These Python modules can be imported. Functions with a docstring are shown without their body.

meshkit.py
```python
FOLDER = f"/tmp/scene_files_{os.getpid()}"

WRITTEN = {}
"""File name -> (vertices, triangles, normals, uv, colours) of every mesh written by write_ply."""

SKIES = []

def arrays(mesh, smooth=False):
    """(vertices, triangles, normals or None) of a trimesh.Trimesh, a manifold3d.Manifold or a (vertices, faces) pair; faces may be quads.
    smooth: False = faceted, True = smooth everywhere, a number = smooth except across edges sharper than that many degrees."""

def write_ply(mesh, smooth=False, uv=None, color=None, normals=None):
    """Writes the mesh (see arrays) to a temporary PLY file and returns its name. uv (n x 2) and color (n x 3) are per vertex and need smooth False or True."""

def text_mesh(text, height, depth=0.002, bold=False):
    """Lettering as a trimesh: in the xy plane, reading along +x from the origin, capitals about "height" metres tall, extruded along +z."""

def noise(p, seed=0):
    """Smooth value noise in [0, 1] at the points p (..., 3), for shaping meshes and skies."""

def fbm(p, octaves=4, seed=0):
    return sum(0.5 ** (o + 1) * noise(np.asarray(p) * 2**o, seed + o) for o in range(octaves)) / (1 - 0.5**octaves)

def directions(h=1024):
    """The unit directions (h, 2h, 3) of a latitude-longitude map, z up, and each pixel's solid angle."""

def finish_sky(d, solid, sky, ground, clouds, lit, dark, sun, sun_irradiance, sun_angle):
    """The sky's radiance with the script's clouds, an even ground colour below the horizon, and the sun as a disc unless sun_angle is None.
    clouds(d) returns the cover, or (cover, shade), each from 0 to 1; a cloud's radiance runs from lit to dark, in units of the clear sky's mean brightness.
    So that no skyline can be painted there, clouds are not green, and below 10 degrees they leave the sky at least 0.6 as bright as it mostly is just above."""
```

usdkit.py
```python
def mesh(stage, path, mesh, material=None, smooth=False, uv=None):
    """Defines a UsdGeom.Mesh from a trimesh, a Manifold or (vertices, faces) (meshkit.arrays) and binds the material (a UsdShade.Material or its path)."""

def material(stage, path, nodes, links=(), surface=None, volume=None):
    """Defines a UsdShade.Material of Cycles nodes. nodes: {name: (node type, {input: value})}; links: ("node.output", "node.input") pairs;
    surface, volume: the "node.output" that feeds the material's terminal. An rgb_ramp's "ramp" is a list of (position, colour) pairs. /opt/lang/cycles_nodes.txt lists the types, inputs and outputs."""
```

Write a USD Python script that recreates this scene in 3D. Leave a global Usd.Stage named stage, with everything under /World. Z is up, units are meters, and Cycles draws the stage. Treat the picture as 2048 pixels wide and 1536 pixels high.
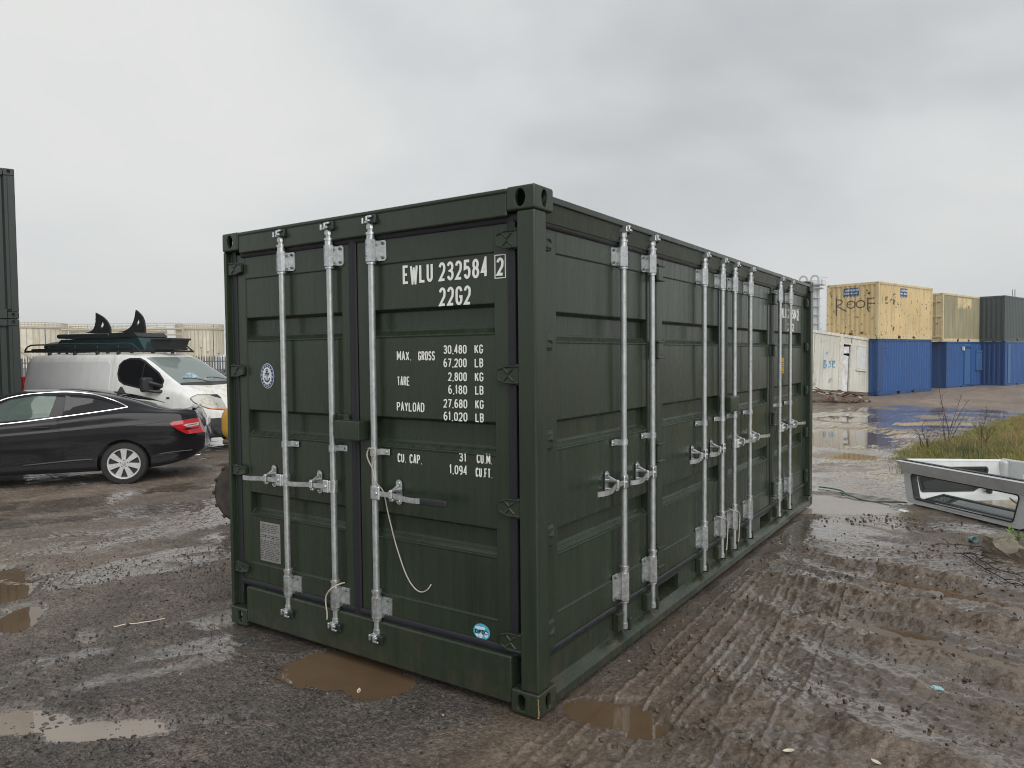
import math, random
import numpy as np
import trimesh
import manifold3d as m3
from shapely.geometry import Polygon, LineString, Point, box as sbox
from shapely.ops import unary_union
from shapely import affinity
from scipy.interpolate import PchipInterpolator
from pxr import Usd, UsdGeom, UsdLux, UsdShade, Gf, Sdf, Vt
import usdkit, meshkit

stage = Usd.Stage.CreateInMemory()
UsdGeom.SetStageUpAxis(stage, UsdGeom.Tokens.z)
UsdGeom.SetStageMetersPerUnit(stage, 1.0)
UsdGeom.Xform.Define(stage, '/World')
UsdGeom.Scope.Define(stage, '/World/Looks')
rng = np.random.default_rng(7)

# ------------------------------------------------------------------ camera
CAM = np.array([1.8615, -2.9589, 1.7708])
YAW, PITCH, ROLL, FPX = -0.5944, -0.0381, -0.0098, 1463.26
fw = np.array([math.sin(YAW) * math.cos(PITCH), math.cos(YAW) * math.cos(PITCH), math.sin(PITCH)])
rt0 = np.array([math.cos(YAW), -math.sin(YAW), 0.0])
up0 = np.cross(rt0, fw)
rt = rt0 * math.cos(ROLL) + up0 * math.sin(ROLL)
up = -rt0 * math.sin(ROLL) + up0 * math.cos(ROLL)
cam = UsdGeom.Camera.Define(stage, '/World/camera')
cam.AddTransformOp().Set(Gf.Matrix4d(*rt, 0, *up, 0, *(-fw), 0, *CAM, 1))
cam.CreateHorizontalApertureAttr(36.0)
cam.CreateVerticalApertureAttr(27.0)
cam.CreateFocalLengthAttr(36.0 * FPX / 2048)
cam.CreateClippingRangeAttr(Gf.Vec2f(0.05, 5000))
cam.GetPrim().GetAttribute('exposure').Set(0.0) if cam.GetPrim().GetAttribute('exposure') else cam.CreateExposureAttr(0.0)
EXPOSURE = 0.50
cam.CreateExposureAttr(EXPOSURE)

# ------------------------------------------------------------------ sky and sun (overcast)
SUN_EL, SUN_AZ = math.radians(40), math.radians(118)      # azimuth: atan2(x, y)
SKY_STRENGTH = 0.069
SKY_OFF = (3.1, 1.7)
L = '/World/Looks/'
usdkit.material(stage, L + 'sky_look', {
    'tc': ('texture_coordinate', {}),
    'sep': ('separate_xyz', {}), 'za': ('math', {'math_type': 'add', 'value2': 0.30}), 'dx': ('math', {'math_type': 'divide'}), 'dy': ('math', {'math_type': 'divide'}), 'cv': ('combine_xyz', {'z': 0.0}),
    'mp': ('mapping', {'location': (SKY_OFF[0], SKY_OFF[1], 0.0), 'scale': (1.0, 1.0, 1.0)}),
    'sk': ('sky_texture', {'sky_type': 'single_scattering', 'sun_disc': False, 'sun_elevation': SUN_EL, 'sun_rotation': SUN_AZ, 'air_density': 1.0, 'aerosol_density': 3.0}),
    'n1': ('noise_texture', {'scale': 0.62, 'detail': 5.0, 'roughness': 0.5, 'distortion': 0.3}),
    'mr': ('map_range', {'range_type': 'smoothstep', 'from_min': 0.30, 'from_max': 0.66, 'to_min': 0.0, 'to_max': 1.0, 'clamp': True}),
    'el': ('map_range', {'from_min': 0.0, 'from_max': 0.30, 'to_min': 0.12, 'to_max': 1.0, 'clamp': True}),
    'mul': ('math', {'math_type': 'multiply'}),
    'cr': ('rgb_ramp', {'ramp': [(0.0, (8.3, 8.35, 8.2)), (0.4, (7.1, 7.3, 7.4)), (1.0, (4.4, 4.6, 4.85))]}),
    'mx': ('mix_color', {'fac': 0.965, 'use_clamp': False}),
    'bg': ('background_shader', {'strength': SKY_STRENGTH}),
}, [('tc.generated', 'sep.vector'), ('sep.z', 'za.value1'), ('sep.x', 'dx.value1'), ('za.value', 'dx.value2'), ('sep.y', 'dy.value1'), ('za.value', 'dy.value2'), ('dx.value', 'cv.x'), ('dy.value', 'cv.y'),
    ('cv.vector', 'mp.vector'), ('mp.vector', 'n1.vector'), ('n1.fac', 'mr.value'), ('sep.z', 'el.value'),
    ('mr.result', 'mul.value1'), ('el.result', 'mul.value2'), ('mul.value', 'cr.fac'),
    ('sk.color', 'mx.a'), ('cr.color', 'mx.b'), ('mx.result', 'bg.color')], surface='bg.background')
dome = UsdLux.DomeLight.Define(stage, '/World/sky')
dome.CreateIntensityAttr(1.0)
UsdShade.MaterialBindingAPI.Apply(dome.GetPrim()).Bind(UsdShade.Material.Get(stage, L + 'sky_look'))
dome.GetPrim().SetCustomDataByKey('kind', 'structure')
dome.GetPrim().SetCustomDataByKey('label', 'flat grey overcast sky with slightly darker cloud at upper right')
sun = UsdLux.DistantLight.Define(stage, '/World/sun')
sun.CreateIntensityAttr(0.40)
sun.CreateAngleAttr(60.0)
sun.CreateNormalizeAttr(True)
sun.CreateColorAttr(Gf.Vec3f(1.0, 0.98, 0.95))
sd = np.array([math.sin(SUN_AZ) * math.cos(SUN_EL), math.cos(SUN_AZ) * math.cos(SUN_EL), math.sin(SUN_EL)])
zx = np.cross([0, 0, 1], sd); zx /= np.linalg.norm(zx); zy = np.cross(sd, zx)
sun.AddTransformOp().Set(Gf.Matrix4d(*zx, 0, *zy, 0, *sd, 0, 0, 0, 50, 1))

# ------------------------------------------------------------------ helpers: scene graph
_taken = {}
def numbered(parent, name):
    k = (parent, name)
    n = _taken.get(k, -1) + 1
    _taken[k] = n
    return f'{parent}/{name}' + (f'_{n:03d}' if n else '')

def tag(prim, label=None, cat=None, group=None, kind=None):
    for k, v in (('label', label), ('category', cat), ('group', group), ('kind', kind)):
        if v: prim.SetCustomDataByKey(k, v)

def thing(name, label, cat, loc=(0, 0, 0), rz=0.0, group=None, ry=0.0, rx=0.0, kind=None):
    p = numbered('/World', name)
    x = UsdGeom.Xform.Define(stage, p)
    x.AddTranslateOp().Set(Gf.Vec3d(*map(float, loc)))
    if rz: x.AddRotateZOp().Set(math.degrees(rz))
    if ry: x.AddRotateYOp().Set(math.degrees(ry))
    if rx: x.AddRotateXOp().Set(math.degrees(rx))
    tag(x.GetPrim(), label, cat, group, kind)
    return p

def part(parent, name, mesh, mat, smooth=30, label=None, kind=None):
    if isinstance(mesh, list): mesh = cat(mesh)
    p = numbered(parent, name)
    usdkit.mesh(stage, p, mesh, L + mat if mat else None, smooth=smooth)
    if label or kind: tag(stage.GetPrimAtPath(p), label, None, None, kind)
    return p

def single(name, mesh, mat, label, cat=None, group=None, kind=None, smooth=30):
    p = part('/World', name, mesh, mat, smooth)
    tag(stage.GetPrimAtPath(p), label, cat, group, kind)
    return p

# ------------------------------------------------------------------ helpers: shapes
def cat(ms): return trimesh.util.concatenate([as_tm(m) for m in ms if m is not None])
def as_tm(m):
    if isinstance(m, trimesh.Trimesh): return m
    if hasattr(m, 'to_mesh'):
        q = m.to_mesh(); return trimesh.Trimesh(np.asarray(q.vert_properties)[:, :3], np.asarray(q.tri_verts), process=False)
    return trimesh.Trimesh(m[0], m[1], process=False)
def as_mf(t):
    t = as_tm(t).copy(); t.merge_vertices()
    return m3.Manifold(m3.Mesh(np.asarray(t.vertices, np.float32), np.asarray(t.faces, np.uint32)))
def bx(x0, x1, y0, y1, z0, z1):
    b = trimesh.creation.box((abs(x1 - x0), abs(y1 - y0), abs(z1 - z0))); b.apply_translation(((x0 + x1) / 2, (y0 + y1) / 2, (z0 + z1) / 2)); return b
def cbx(x0, x1, y0, y1, z0, z1, c=0.004):
    """box with chamfered edges"""
    x0, x1 = min(x0, x1), max(x0, x1); y0, y1 = min(y0, y1), max(y0, y1); z0, z1 = min(z0, z1), max(z0, z1)
    c = min(c, (x1 - x0) * .45, (y1 - y0) * .45, (z1 - z0) * .45)
    pts = []
    for X, sx in ((x0, 1), (x1, -1)):
        for Y, sy in ((y0, 1), (y1, -1)):
            for Z, sz in ((z0, 1), (z1, -1)):
                pts += [(X, Y + sy * c, Z + sz * c), (X + sx * c, Y, Z + sz * c), (X + sx * c, Y + sy * c, Z)]
    return as_tm(m3.Manifold.hull_points(np.array(pts, np.float32)))
def rbx(x0, x1, y0, y1, z0, z1, r=0.012, n=12):
    s = m3.Manifold.sphere(r, n)
    return m3.Manifold.batch_hull([s.translate((x, y, z)) for x in (x0 + r, x1 - r) for y in (y0 + r, y1 - r) for z in (z0 + r, z1 - r)])
def cyl(p, q, r, n=14, r2=None):
    p, q = np.asarray(p, float), np.asarray(q, float); d = q - p; h = np.linalg.norm(d); d /= h
    a = np.cross(d, [0, 0, 1.0]) if abs(d[2]) < .9 else np.cross(d, [1.0, 0, 0]); a /= np.linalg.norm(a); b = np.cross(d, a)
    r2 = r if r2 is None else r2
    t = np.arange(n) / n * 2 * np.pi
    ring = np.cos(t)[:, None] * a + np.sin(t)[:, None] * b
    v = np.vstack([p + ring * r, q + ring * r2, p, q]); f = []
    for i in range(n):
        j = (i + 1) % n
        f += [(i, j, n + j), (i, n + j, n + i), (2 * n, j, i), (2 * n + 1, n + i, n + j)]
    return trimesh.Trimesh(v, f, process=False)
def tube(pts, r, n=8, closed=False):
    pts = np.asarray(pts, float); m = len(pts); r = np.broadcast_to(np.asarray(r, float), (m,))
    tan = np.gradient(pts, axis=0) if not closed else np.roll(pts, -1, 0) - np.roll(pts, 1, 0)
    tan /= np.linalg.norm(tan, axis=1, keepdims=True)
    a = np.cross(tan[0], [0, 0, 1.0])
    if np.linalg.norm(a) < 1e-3: a = np.cross(tan[0], [1.0, 0, 0])
    a /= np.linalg.norm(a); v = []
    t = np.arange(n) / n * 2 * np.pi
    for i in range(m):
        a = a - tan[i] * (a @ tan[i]); a /= np.linalg.norm(a); b = np.cross(tan[i], a)
        v.append(pts[i] + r[i] * (np.cos(t)[:, None] * a + np.sin(t)[:, None] * b))
    v = np.vstack(v); f = []
    for i in range(m if closed else m - 1):
        i2 = (i + 1) % m
        for k in range(n):
            k2 = (k + 1) % n
            f += [(i * n + k, i * n + k2, i2 * n + k2), (i * n + k, i2 * n + k2, i2 * n + k)]
    if not closed:
        v = np.vstack([v, pts[0], pts[-1]]); c0, c1 = len(v) - 2, len(v) - 1
        for k in range(n):
            k2 = (k + 1) % n
            f += [(c0, k2, k), (c1, (m - 1) * n + k, (m - 1) * n + k2)]
    return trimesh.Trimesh(v, f, process=False)
def smooth_pts(pts, n=40):
    pts = np.asarray(pts, float); d = np.r_[0, np.cumsum(np.linalg.norm(np.diff(pts, axis=0), axis=1))]
    t = np.linspace(0, d[-1], n)
    from scipy.interpolate import CubicSpline
    return CubicSpline(d, pts)(t) if len(pts) > 2 else np.stack([np.interp(t, d, pts[:, k]) for k in range(3)], 1)
def extr(poly, axis, a, b):
    """polygon extruded along an axis: 'y' reads the polygon as (x, z), 'x' as (y, z), 'z' as (x, y)"""
    a, b = min(a, b), max(a, b)
    ps = [g for g in getattr(poly, 'geoms', [poly]) if g.area > 1e-9]
    m = trimesh.util.concatenate([trimesh.creation.extrude_polygon(g, b - a, engine='earcut') for g in ps])
    v = m.vertices.copy()
    if axis == 'z': w = np.c_[v[:, 0], v[:, 1], a + v[:, 2]]
    elif axis == 'y': w = np.c_[v[:, 0], b - v[:, 2], v[:, 1]]
    else: w = np.c_[a + v[:, 2], v[:, 0], v[:, 1]]
    return trimesh.Trimesh(w, m.faces, process=False)
def P(pts): return Polygon(pts).buffer(0)
def capsule(cx, cz, w, h, n=8):
    r = min(w, h) / 2
    ln = LineString([(cx, cz - (h / 2 - r)), (cx, cz + (h / 2 - r))]) if h > w else LineString([(cx - (w / 2 - r), cz), (cx + (w / 2 - r), cz)])
    return ln.buffer(r, n) if ln.length > 1e-6 else Point(cx, cz).buffer(r, n)
def ellipse(cx, cz, rx, rz, n=12): return affinity.scale(Point(cx, cz).buffer(1, n), rx, rz, origin=(cx, cz))
def revolve(profile, n=32, axis='z'):
    """profile: (r, h) pairs, turned round the axis"""
    pr = np.asarray(profile, float); m = len(pr); t = np.arange(n) / n * 2 * np.pi
    v = np.stack([np.outer(np.cos(t), pr[:, 0]), np.outer(np.sin(t), pr[:, 0]), np.tile(pr[:, 1], (n, 1))], -1).reshape(-1, 3); f = []
    for i in range(n):
        j = (i + 1) % n
        for k in range(m - 1):
            f += [(i * m + k, j * m + k, j * m + k + 1), (i * m + k, j * m + k + 1, i * m + k + 1)]
    if axis == 'y': v = np.c_[v[:, 0], v[:, 2], -v[:, 1]]
    if axis == 'x': v = np.c_[v[:, 2], v[:, 0], v[:, 1]]
    return trimesh.Trimesh(v, f, process=False)
def moved(m, d): m = as_tm(m).copy(); m.apply_translation(d); return m
def turned(m, deg, axis=(0, 0, 1), at=(0, 0, 0)):
    m = as_tm(m).copy(); m.apply_transform(trimesh.transformations.rotation_matrix(math.radians(deg), axis, at)); return m
def sst(a, b, x): t = np.clip((np.asarray(x, float) - a) / (b - a), 0, 1); return t * t * (3 - 2 * t)

# ------------------------------------------------------------------ stencil lettering (single-stroke, condensed)
def _arc(cx, cz, rx, rz, a0, a1, n=10):
    t = np.radians(np.linspace(a0, a1, n)); return [(cx + rx * math.cos(q), cz + rz * math.sin(q)) for q in t]
W_ = 1.0
def glyph(c):
    """centre lines in a box 0..1 by 0..1"""
    A = _arc
    O = [A(.5, .74, .5, .26, 0, 180) + A(.5, .26, .5, .26, 180, 360) + [(1, .74)]]
    return {
        '0': O, 'O': O, 'Q': O + [[(.6, .25), (1, 0)]],
        'E': [[(1, 1), (0, 1), (0, 0), (1, 0)], [(0, .5), (.8, .5)]], 'F': [[(1, 1), (0, 1), (0, 0)], [(0, .5), (.8, .5)]],
        'W': [[(0, 1), (.25, 0), (.5, .75), (.75, 0), (1, 1)]], 'L': [[(0, 1), (0, 0), (1, 0)]],
        'U': [[(0, 1)] + A(.5, .26, .5, .26, 180, 360) + [(1, 1)]], 'A': [[(0, 0), (.5, 1), (1, 0)], [(.18, .33), (.82, .33)]],
        'M': [[(0, 0), (0, 1), (.5, .3), (1, 1), (1, 0)]], 'X': [[(0, 0), (1, 1)], [(0, 1), (1, 0)]],
        'G': [A(.5, .74, .5, .26, 5, 180) + A(.5, .26, .5, .26, 180, 350) + [(1, .44), (.6, .44)]],
        'C': [A(.5, .74, .5, .26, 10, 180) + A(.5, .26, .5, .26, 180, 350)],
        'R': [[(0, 0), (0, 1), (.55, 1)] + A(.6, .75, .4, .25, 80, -80) + [(.5, .5), (0, .5)], [(.5, .5), (1, 0)]],
        'P': [[(0, 0), (0, 1), (.55, 1)] + A(.6, .74, .4, .26, 80, -80) + [(.5, .48), (0, .48)]],
        'D': [[(0, 0), (0, 1), (.5, 1)] + A(.5, .74, .5, .26, 80, 0) + A(.5, .26, .5, .26, 0, -90) + [(0, 0)]],
        'B': [[(0, 0), (0, 1), (.5, 1)] + A(.55, .76, .42, .24, 80, -80) + [(0, .52)], [(.5, .52)] + A(.55, .26, .45, .26, 85, -90) + [(0, 0)]],
        'S': [A(.5, .75, .5, .25, 15, 250) + A(.5, .25, .5, .25, 70, -165)], 'T': [[(0, 1), (1, 1)], [(.5, 1), (.5, 0)]],
        'K': [[(0, 0), (0, 1)], [(1, 1), (0, .4)], [(.3, .58), (1, 0)]], 'Y': [[(0, 1), (.5, .5), (1, 1)], [(.5, .5), (.5, 0)]],
        'I': [[(.5, 0), (.5, 1)]], 'N': [[(0, 0), (0, 1), (1, 0), (1, 1)]],
        '1': [[(.15, .8), (.55, 1), (.55, 0)]], '2': [A(.5, .74, .5, .26, 170, -20) + [(.9, .5), (0, 0), (1, 0)]],
        '3': [A(.48, .76, .48, .24, 165, -85) + A(.5, .26, .5, .26, 85, -165)], '4': [[(.72, 0), (.72, 1), (0, .28), (1, .28)]],
        '5': [[(.95, 1), (.1, 1), (.05, .55)] + A(.5, .32, .5, .32, 130, -160)], '6': [A(.5, .3, .5, .3, 0, 360) + [], A(.55, .68, .55, .32, 60, 120) + [(.0, .6), (0, .3)]],
        '7': [[(0, 1), (1, 1), (.35, 0)]], '8': [A(.5, .76, .43, .24, 0, 360, 18), A(.5, .27, .5, .27, 0, 360, 18)], '9': [A(.5, .7, .5, .3, 0, 360, 18), [(1, .7), (1, .4)] + A(.5, .32, .5, .32, 0, -120)],
        '.': [[(.3, .0), (1.0, .0)]], ',': [[(.5, .03), (.35, -.12)]], '/': [[(0, 0), (1, 1)]], '-': [[(.1, .5), (.9, .5)]],
    }.get(c)
def text_poly(s, x0, x1, z0, h, t):
    """text that fills x0..x1, capitals h tall, strokes t thick"""
    adv = {'.': .55, ',': .5, '1': .75, ' ': .6, 'I': .4, 'M': 1.2, 'W': 1.25}
    a = [adv.get(c, 1.0) for c in s]; tot = sum(a) - .20
    k = (x1 - x0) / tot; out = []; x = x0
    for c, w in zip(s, a):
        g = glyph(c)
        if g:
            gw = k * (w - .20) - t; gh = h - t
            for ln in g:
                pts = [(x + t / 2 + p[0] * gw, z0 + t / 2 + p[1] * gh) for p in ln]
                pts = [pts[0]] + [q for p, q in zip(pts, pts[1:]) if abs(p[0] - q[0]) + abs(p[1] - q[1]) > 1e-7]
                out.append(LineString(pts).buffer(t / 2, cap_style='flat', join_style='mitre', mitre_limit=2))
        x += k * w
    return unary_union(out)
# ------------------------------------------------------------------ materials
def mat(name, col, rough=0.5, metal=0.0, var=0.25, scale=6.0, stretch=(1, 1, 1), bump=0.0, bscale=60.0, rvar=0.1, spec=0.5, col2=None, coat=0.0):
    """plain surface: colour varied by a noise in object space, roughness varied, fine bump"""
    c = np.array(col, float); a = c * (1 - var); b = np.array(col2, float) if col2 is not None else c * (1 + var)
    nodes = {
        'tc': ('texture_coordinate', {}), 'mp': ('mapping', {'scale': stretch}),
        'n': ('noise_texture', {'scale': scale, 'detail': 5.0, 'roughness': 0.6}),
        'cr': ('rgb_ramp', {'ramp': [(0.3, tuple(a)), (0.7, tuple(b))]}),
        'rr': ('map_range', {'from_min': 0.3, 'from_max': 0.7, 'to_min': max(rough - rvar, 0.02), 'to_max': min(rough + rvar, 1.0), 'clamp': True}),
        'p': ('principled_bsdf', {'metallic': metal, 'specular_ior_level': spec, 'coat_weight': coat, 'coat_roughness': 0.05}),
    }
    links = [('tc.object', 'mp.vector'), ('mp.vector', 'n.vector'), ('n.fac', 'cr.fac'), ('n.fac', 'rr.value'), ('cr.color', 'p.base_color'), ('rr.result', 'p.roughness')]
    if bump:
        nodes['n2'] = ('noise_texture', {'scale': bscale, 'detail': 3.0})
        nodes['bp'] = ('bump', {'strength': 1.0, 'distance': bump})
        links += [('tc.object', 'n2.vector'), ('n2.fac', 'bp.height'), ('bp.normal', 'p.normal')]
    return usdkit.material(stage, L + name, nodes, links, surface='p.BSDF')

def wet_paint(name, col, streak=0.35, rough=0.30):
    """gloss paint running with rain: vertical streaks change gloss and slightly the tone; fine drops in the bump, rounded arrises"""
    c = np.array(col, float)
    usdkit.material(stage, L + name, {
        'tc': ('texture_coordinate', {}),
        'm1': ('mapping', {'scale': (21.0, 21.0, 0.9)}), 'n1': ('noise_texture', {'scale': 1.0, 'detail': 4.0, 'roughness': 0.6}),
        'm2': ('mapping', {'scale': (2.2, 2.2, 1.1)}), 'n2': ('noise_texture', {'scale': 1.0, 'detail': 3.0}),
        'cr': ('rgb_ramp', {'ramp': [(0.28, tuple(c * (1 - streak))), (0.45, tuple(c)), (0.7, tuple(c * (1 + streak * .5)))]}),
        'c2': ('rgb_ramp', {'ramp': [(0.3, (0.84, 0.84, 0.84)), (0.7, (1.12, 1.12, 1.12))]}),
        'mx': ('mix', {'mix_type': 'multiply', 'fac': 1.0}),
        'rr': ('map_range', {'from_min': 0.3, 'from_max': 0.7, 'to_min': rough - 0.08, 'to_max': rough + 0.14, 'clamp': True}),
        'vo': ('voronoi_texture', {'scale': 210.0}), 'vm': ('map_range', {'from_min': 0.0, 'from_max': 0.35, 'to_min': 1.0, 'to_max': 0.0, 'clamp': True}),
        'n3': ('noise_texture', {'scale': 70.0, 'detail': 3.0}), 'ad': ('math', {'math_type': 'multiply_add', 'value2': 0.35}),
        'bv': ('bevel', {'radius': 0.009, 'samples': 5}),
        'bp': ('bump', {'strength': 0.5, 'distance': 0.0008}),
        'sx': ('separate_xyz', {}), 'lo': ('map_range', {'from_min': 0.02, 'from_max': 0.36, 'to_min': 0.75, 'to_max': 0.0, 'clamp': True}),
        'n4': ('noise_texture', {'scale': 7.0, 'detail': 6.0, 'roughness': 0.7}), 'sp': ('map_range', {'from_min': 0.46, 'from_max': 0.66, 'to_min': 0.0, 'to_max': 1.0, 'clamp': True}), 'ms': ('math', {'math_type': 'multiply'}),
        'mud': ('mix', {'color2': (0.060, 0.048, 0.032)}),
        'p': ('principled_bsdf', {'specular_ior_level': 0.5}),
    }, [('tc.object', 'm1.vector'), ('m1.vector', 'n1.vector'), ('tc.object', 'm2.vector'), ('m2.vector', 'n2.vector'), ('n1.fac', 'cr.fac'), ('n2.fac', 'c2.fac'),
        ('cr.color', 'mx.color1'), ('c2.color', 'mx.color2'), ('mx.color', 'mud.color1'), ('tc.object', 'sx.vector'), ('sx.z', 'lo.value'), ('tc.object', 'n4.vector'), ('n4.fac', 'sp.value'), ('sp.result', 'ms.value1'), ('lo.result', 'ms.value2'), ('ms.value', 'mud.fac'), ('mud.color', 'p.base_color'),
        ('n1.fac', 'rr.value'), ('rr.result', 'p.roughness'), ('bv.bevel', 'bp.normal'),
        ('tc.object', 'vo.vector'), ('vo.distance', 'vm.value'), ('tc.object', 'n3.vector'), ('vm.result', 'ad.value1'), ('n3.fac', 'ad.value3'), ('ad.value', 'bp.height'), ('bp.normal', 'p.normal')], surface='p.BSDF')

def weathered(name, col, rust=(0.10, 0.045, 0.025), rust_at=0.62, grime=(0.25, 0.22, 0.13), grime_amt=0.5, rough=0.55, rscale=2.2, mscale=(7.0, 7.0, 0.45), var=0.15):
    """old container paint: vertical grime runs and rust patches"""
    c = np.array(col, float)
    usdkit.material(stage, L + name, {
        'tc': ('texture_coordinate', {}),
        'm1': ('mapping', {'scale': mscale}), 'n1': ('noise_texture', {'scale': 1.0, 'detail': 6.0, 'roughness': 0.65}),
        'n2': ('noise_texture', {'scale': rscale, 'detail': 8.0, 'roughness': 0.72}),
        'n3': ('noise_texture', {'scale': 0.7, 'detail': 3.0}),
        'cr': ('rgb_ramp', {'ramp': [(0.2, tuple(c * (1 - var))), (0.8, tuple(c * (1 + var)))]}),
        'gr': ('map_range', {'from_min': 0.46, 'from_max': 0.72, 'to_min': 0.0, 'to_max': grime_amt, 'clamp': True}),
        'mx': ('mix', {'color2': grime}),
        'rm': ('map_range', {'from_min': rust_at, 'from_max': rust_at + 0.03, 'to_min': 0.0, 'to_max': 1.0, 'clamp': True}),
        'mr': ('mix', {'color2': rust}),
        'bp': ('bump', {'strength': 0.4, 'distance': 0.004}),
        'p': ('principled_bsdf', {'roughness': rough}),
    }, [('tc.object', 'm1.vector'), ('m1.vector', 'n1.vector'), ('tc.object', 'n2.vector'), ('tc.object', 'n3.vector'), ('n3.fac', 'cr.fac'), ('n1.fac', 'gr.value'), ('gr.result', 'mx.fac'),
        ('cr.color', 'mx.color1'), ('n2.fac', 'rm.value'), ('rm.result', 'mr.fac'), ('mx.color', 'mr.color1'), ('mr.color', 'p.base_color'), ('rm.result', 'bp.height'), ('bp.normal', 'p.normal')], surface='p.BSDF')

def glass(name, tint=(0.8, 0.85, 0.83), opacity=0.0, film_col=(0.3, 0.3, 0.27)):
    """thin pane: clear with a fresnel reflection; opacity mixes in a dusty or tinted film, or a pale painted sky reflection"""
    usdkit.material(stage, L + name, {
        't': ('transparent_bsdf', {'color': tint}), 'd': ('diffuse_bsdf', {'color': film_col}), 'g': ('glossy_bsdf', {'roughness': 0.03, 'color': (1, 1, 1)}),
        'a': ('mix_closure', {'fac': opacity}), 'f': ('fresnel', {'IOR': 1.5}), 'b': ('mix_closure', {}),
    }, [('t.BSDF', 'a.closure1'), ('d.BSDF', 'a.closure2'), ('f.fac', 'b.fac'), ('a.closure', 'b.closure1'), ('g.BSDF', 'b.closure2')], surface='b.closure')

wet_paint('dark_green_paint', (0.0215, 0.032, 0.0185), 0.18, 0.25)
mat('black_car_paint', (0.005, 0.0045, 0.0065), 0.10, var=0.15, scale=2.5, rvar=0.04, spec=0.38)
mat('rubber_gasket', (0.012, 0.012, 0.018), 0.55, var=0.2)
mat('gasket_wet', (0.013, 0.014, 0.017), 0.36, var=0.5, scale=20, stretch=(1, 1, 1))
mat('galvanised_steel', (0.50, 0.53, 0.52), 0.34, metal=0.75, var=0.12, scale=30, bump=0.0006, bscale=80, stretch=(1, 1, .5))
mat('zinc_plate', (0.56, 0.58, 0.58), 0.30, metal=0.85, var=0.15, scale=26, bump=0.0005)
mat('steel_bolt', (0.16, 0.17, 0.16), 0.4, metal=0.6)
mat('dark_keeper', (0.014, 0.02, 0.016), 0.4)
mat('white_lettering', (0.86, 0.87, 0.84), 0.45, var=0.05)
mat('rope_fibre', (0.46, 0.42, 0.35), 0.85, var=0.45, scale=220)
mat('plate_metal', (0.30, 0.29, 0.28), 0.4, metal=0.3, var=0.08)
mat('dark_print', (0.05, 0.05, 0.055), 0.5)
mat('sticker_white', (0.72, 0.74, 0.74), 0.4, var=0.03)
mat('sticker_navy', (0.015, 0.05, 0.13), 0.4, var=0.1)
mat('sticker_cyan', (0.08, 0.42, 0.62), 0.35, var=0.03)
mat('sticker_yellow', (0.62, 0.33, 0.02), 0.4, var=0.05)
mat('black_print', (0.012, 0.012, 0.012), 0.5)
mat('bare_wood_chip', (0.36, 0.25, 0.13), 0.7, var=0.3, scale=20)
mat('dark_void', (0.006, 0.007, 0.006), 0.9)
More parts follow.
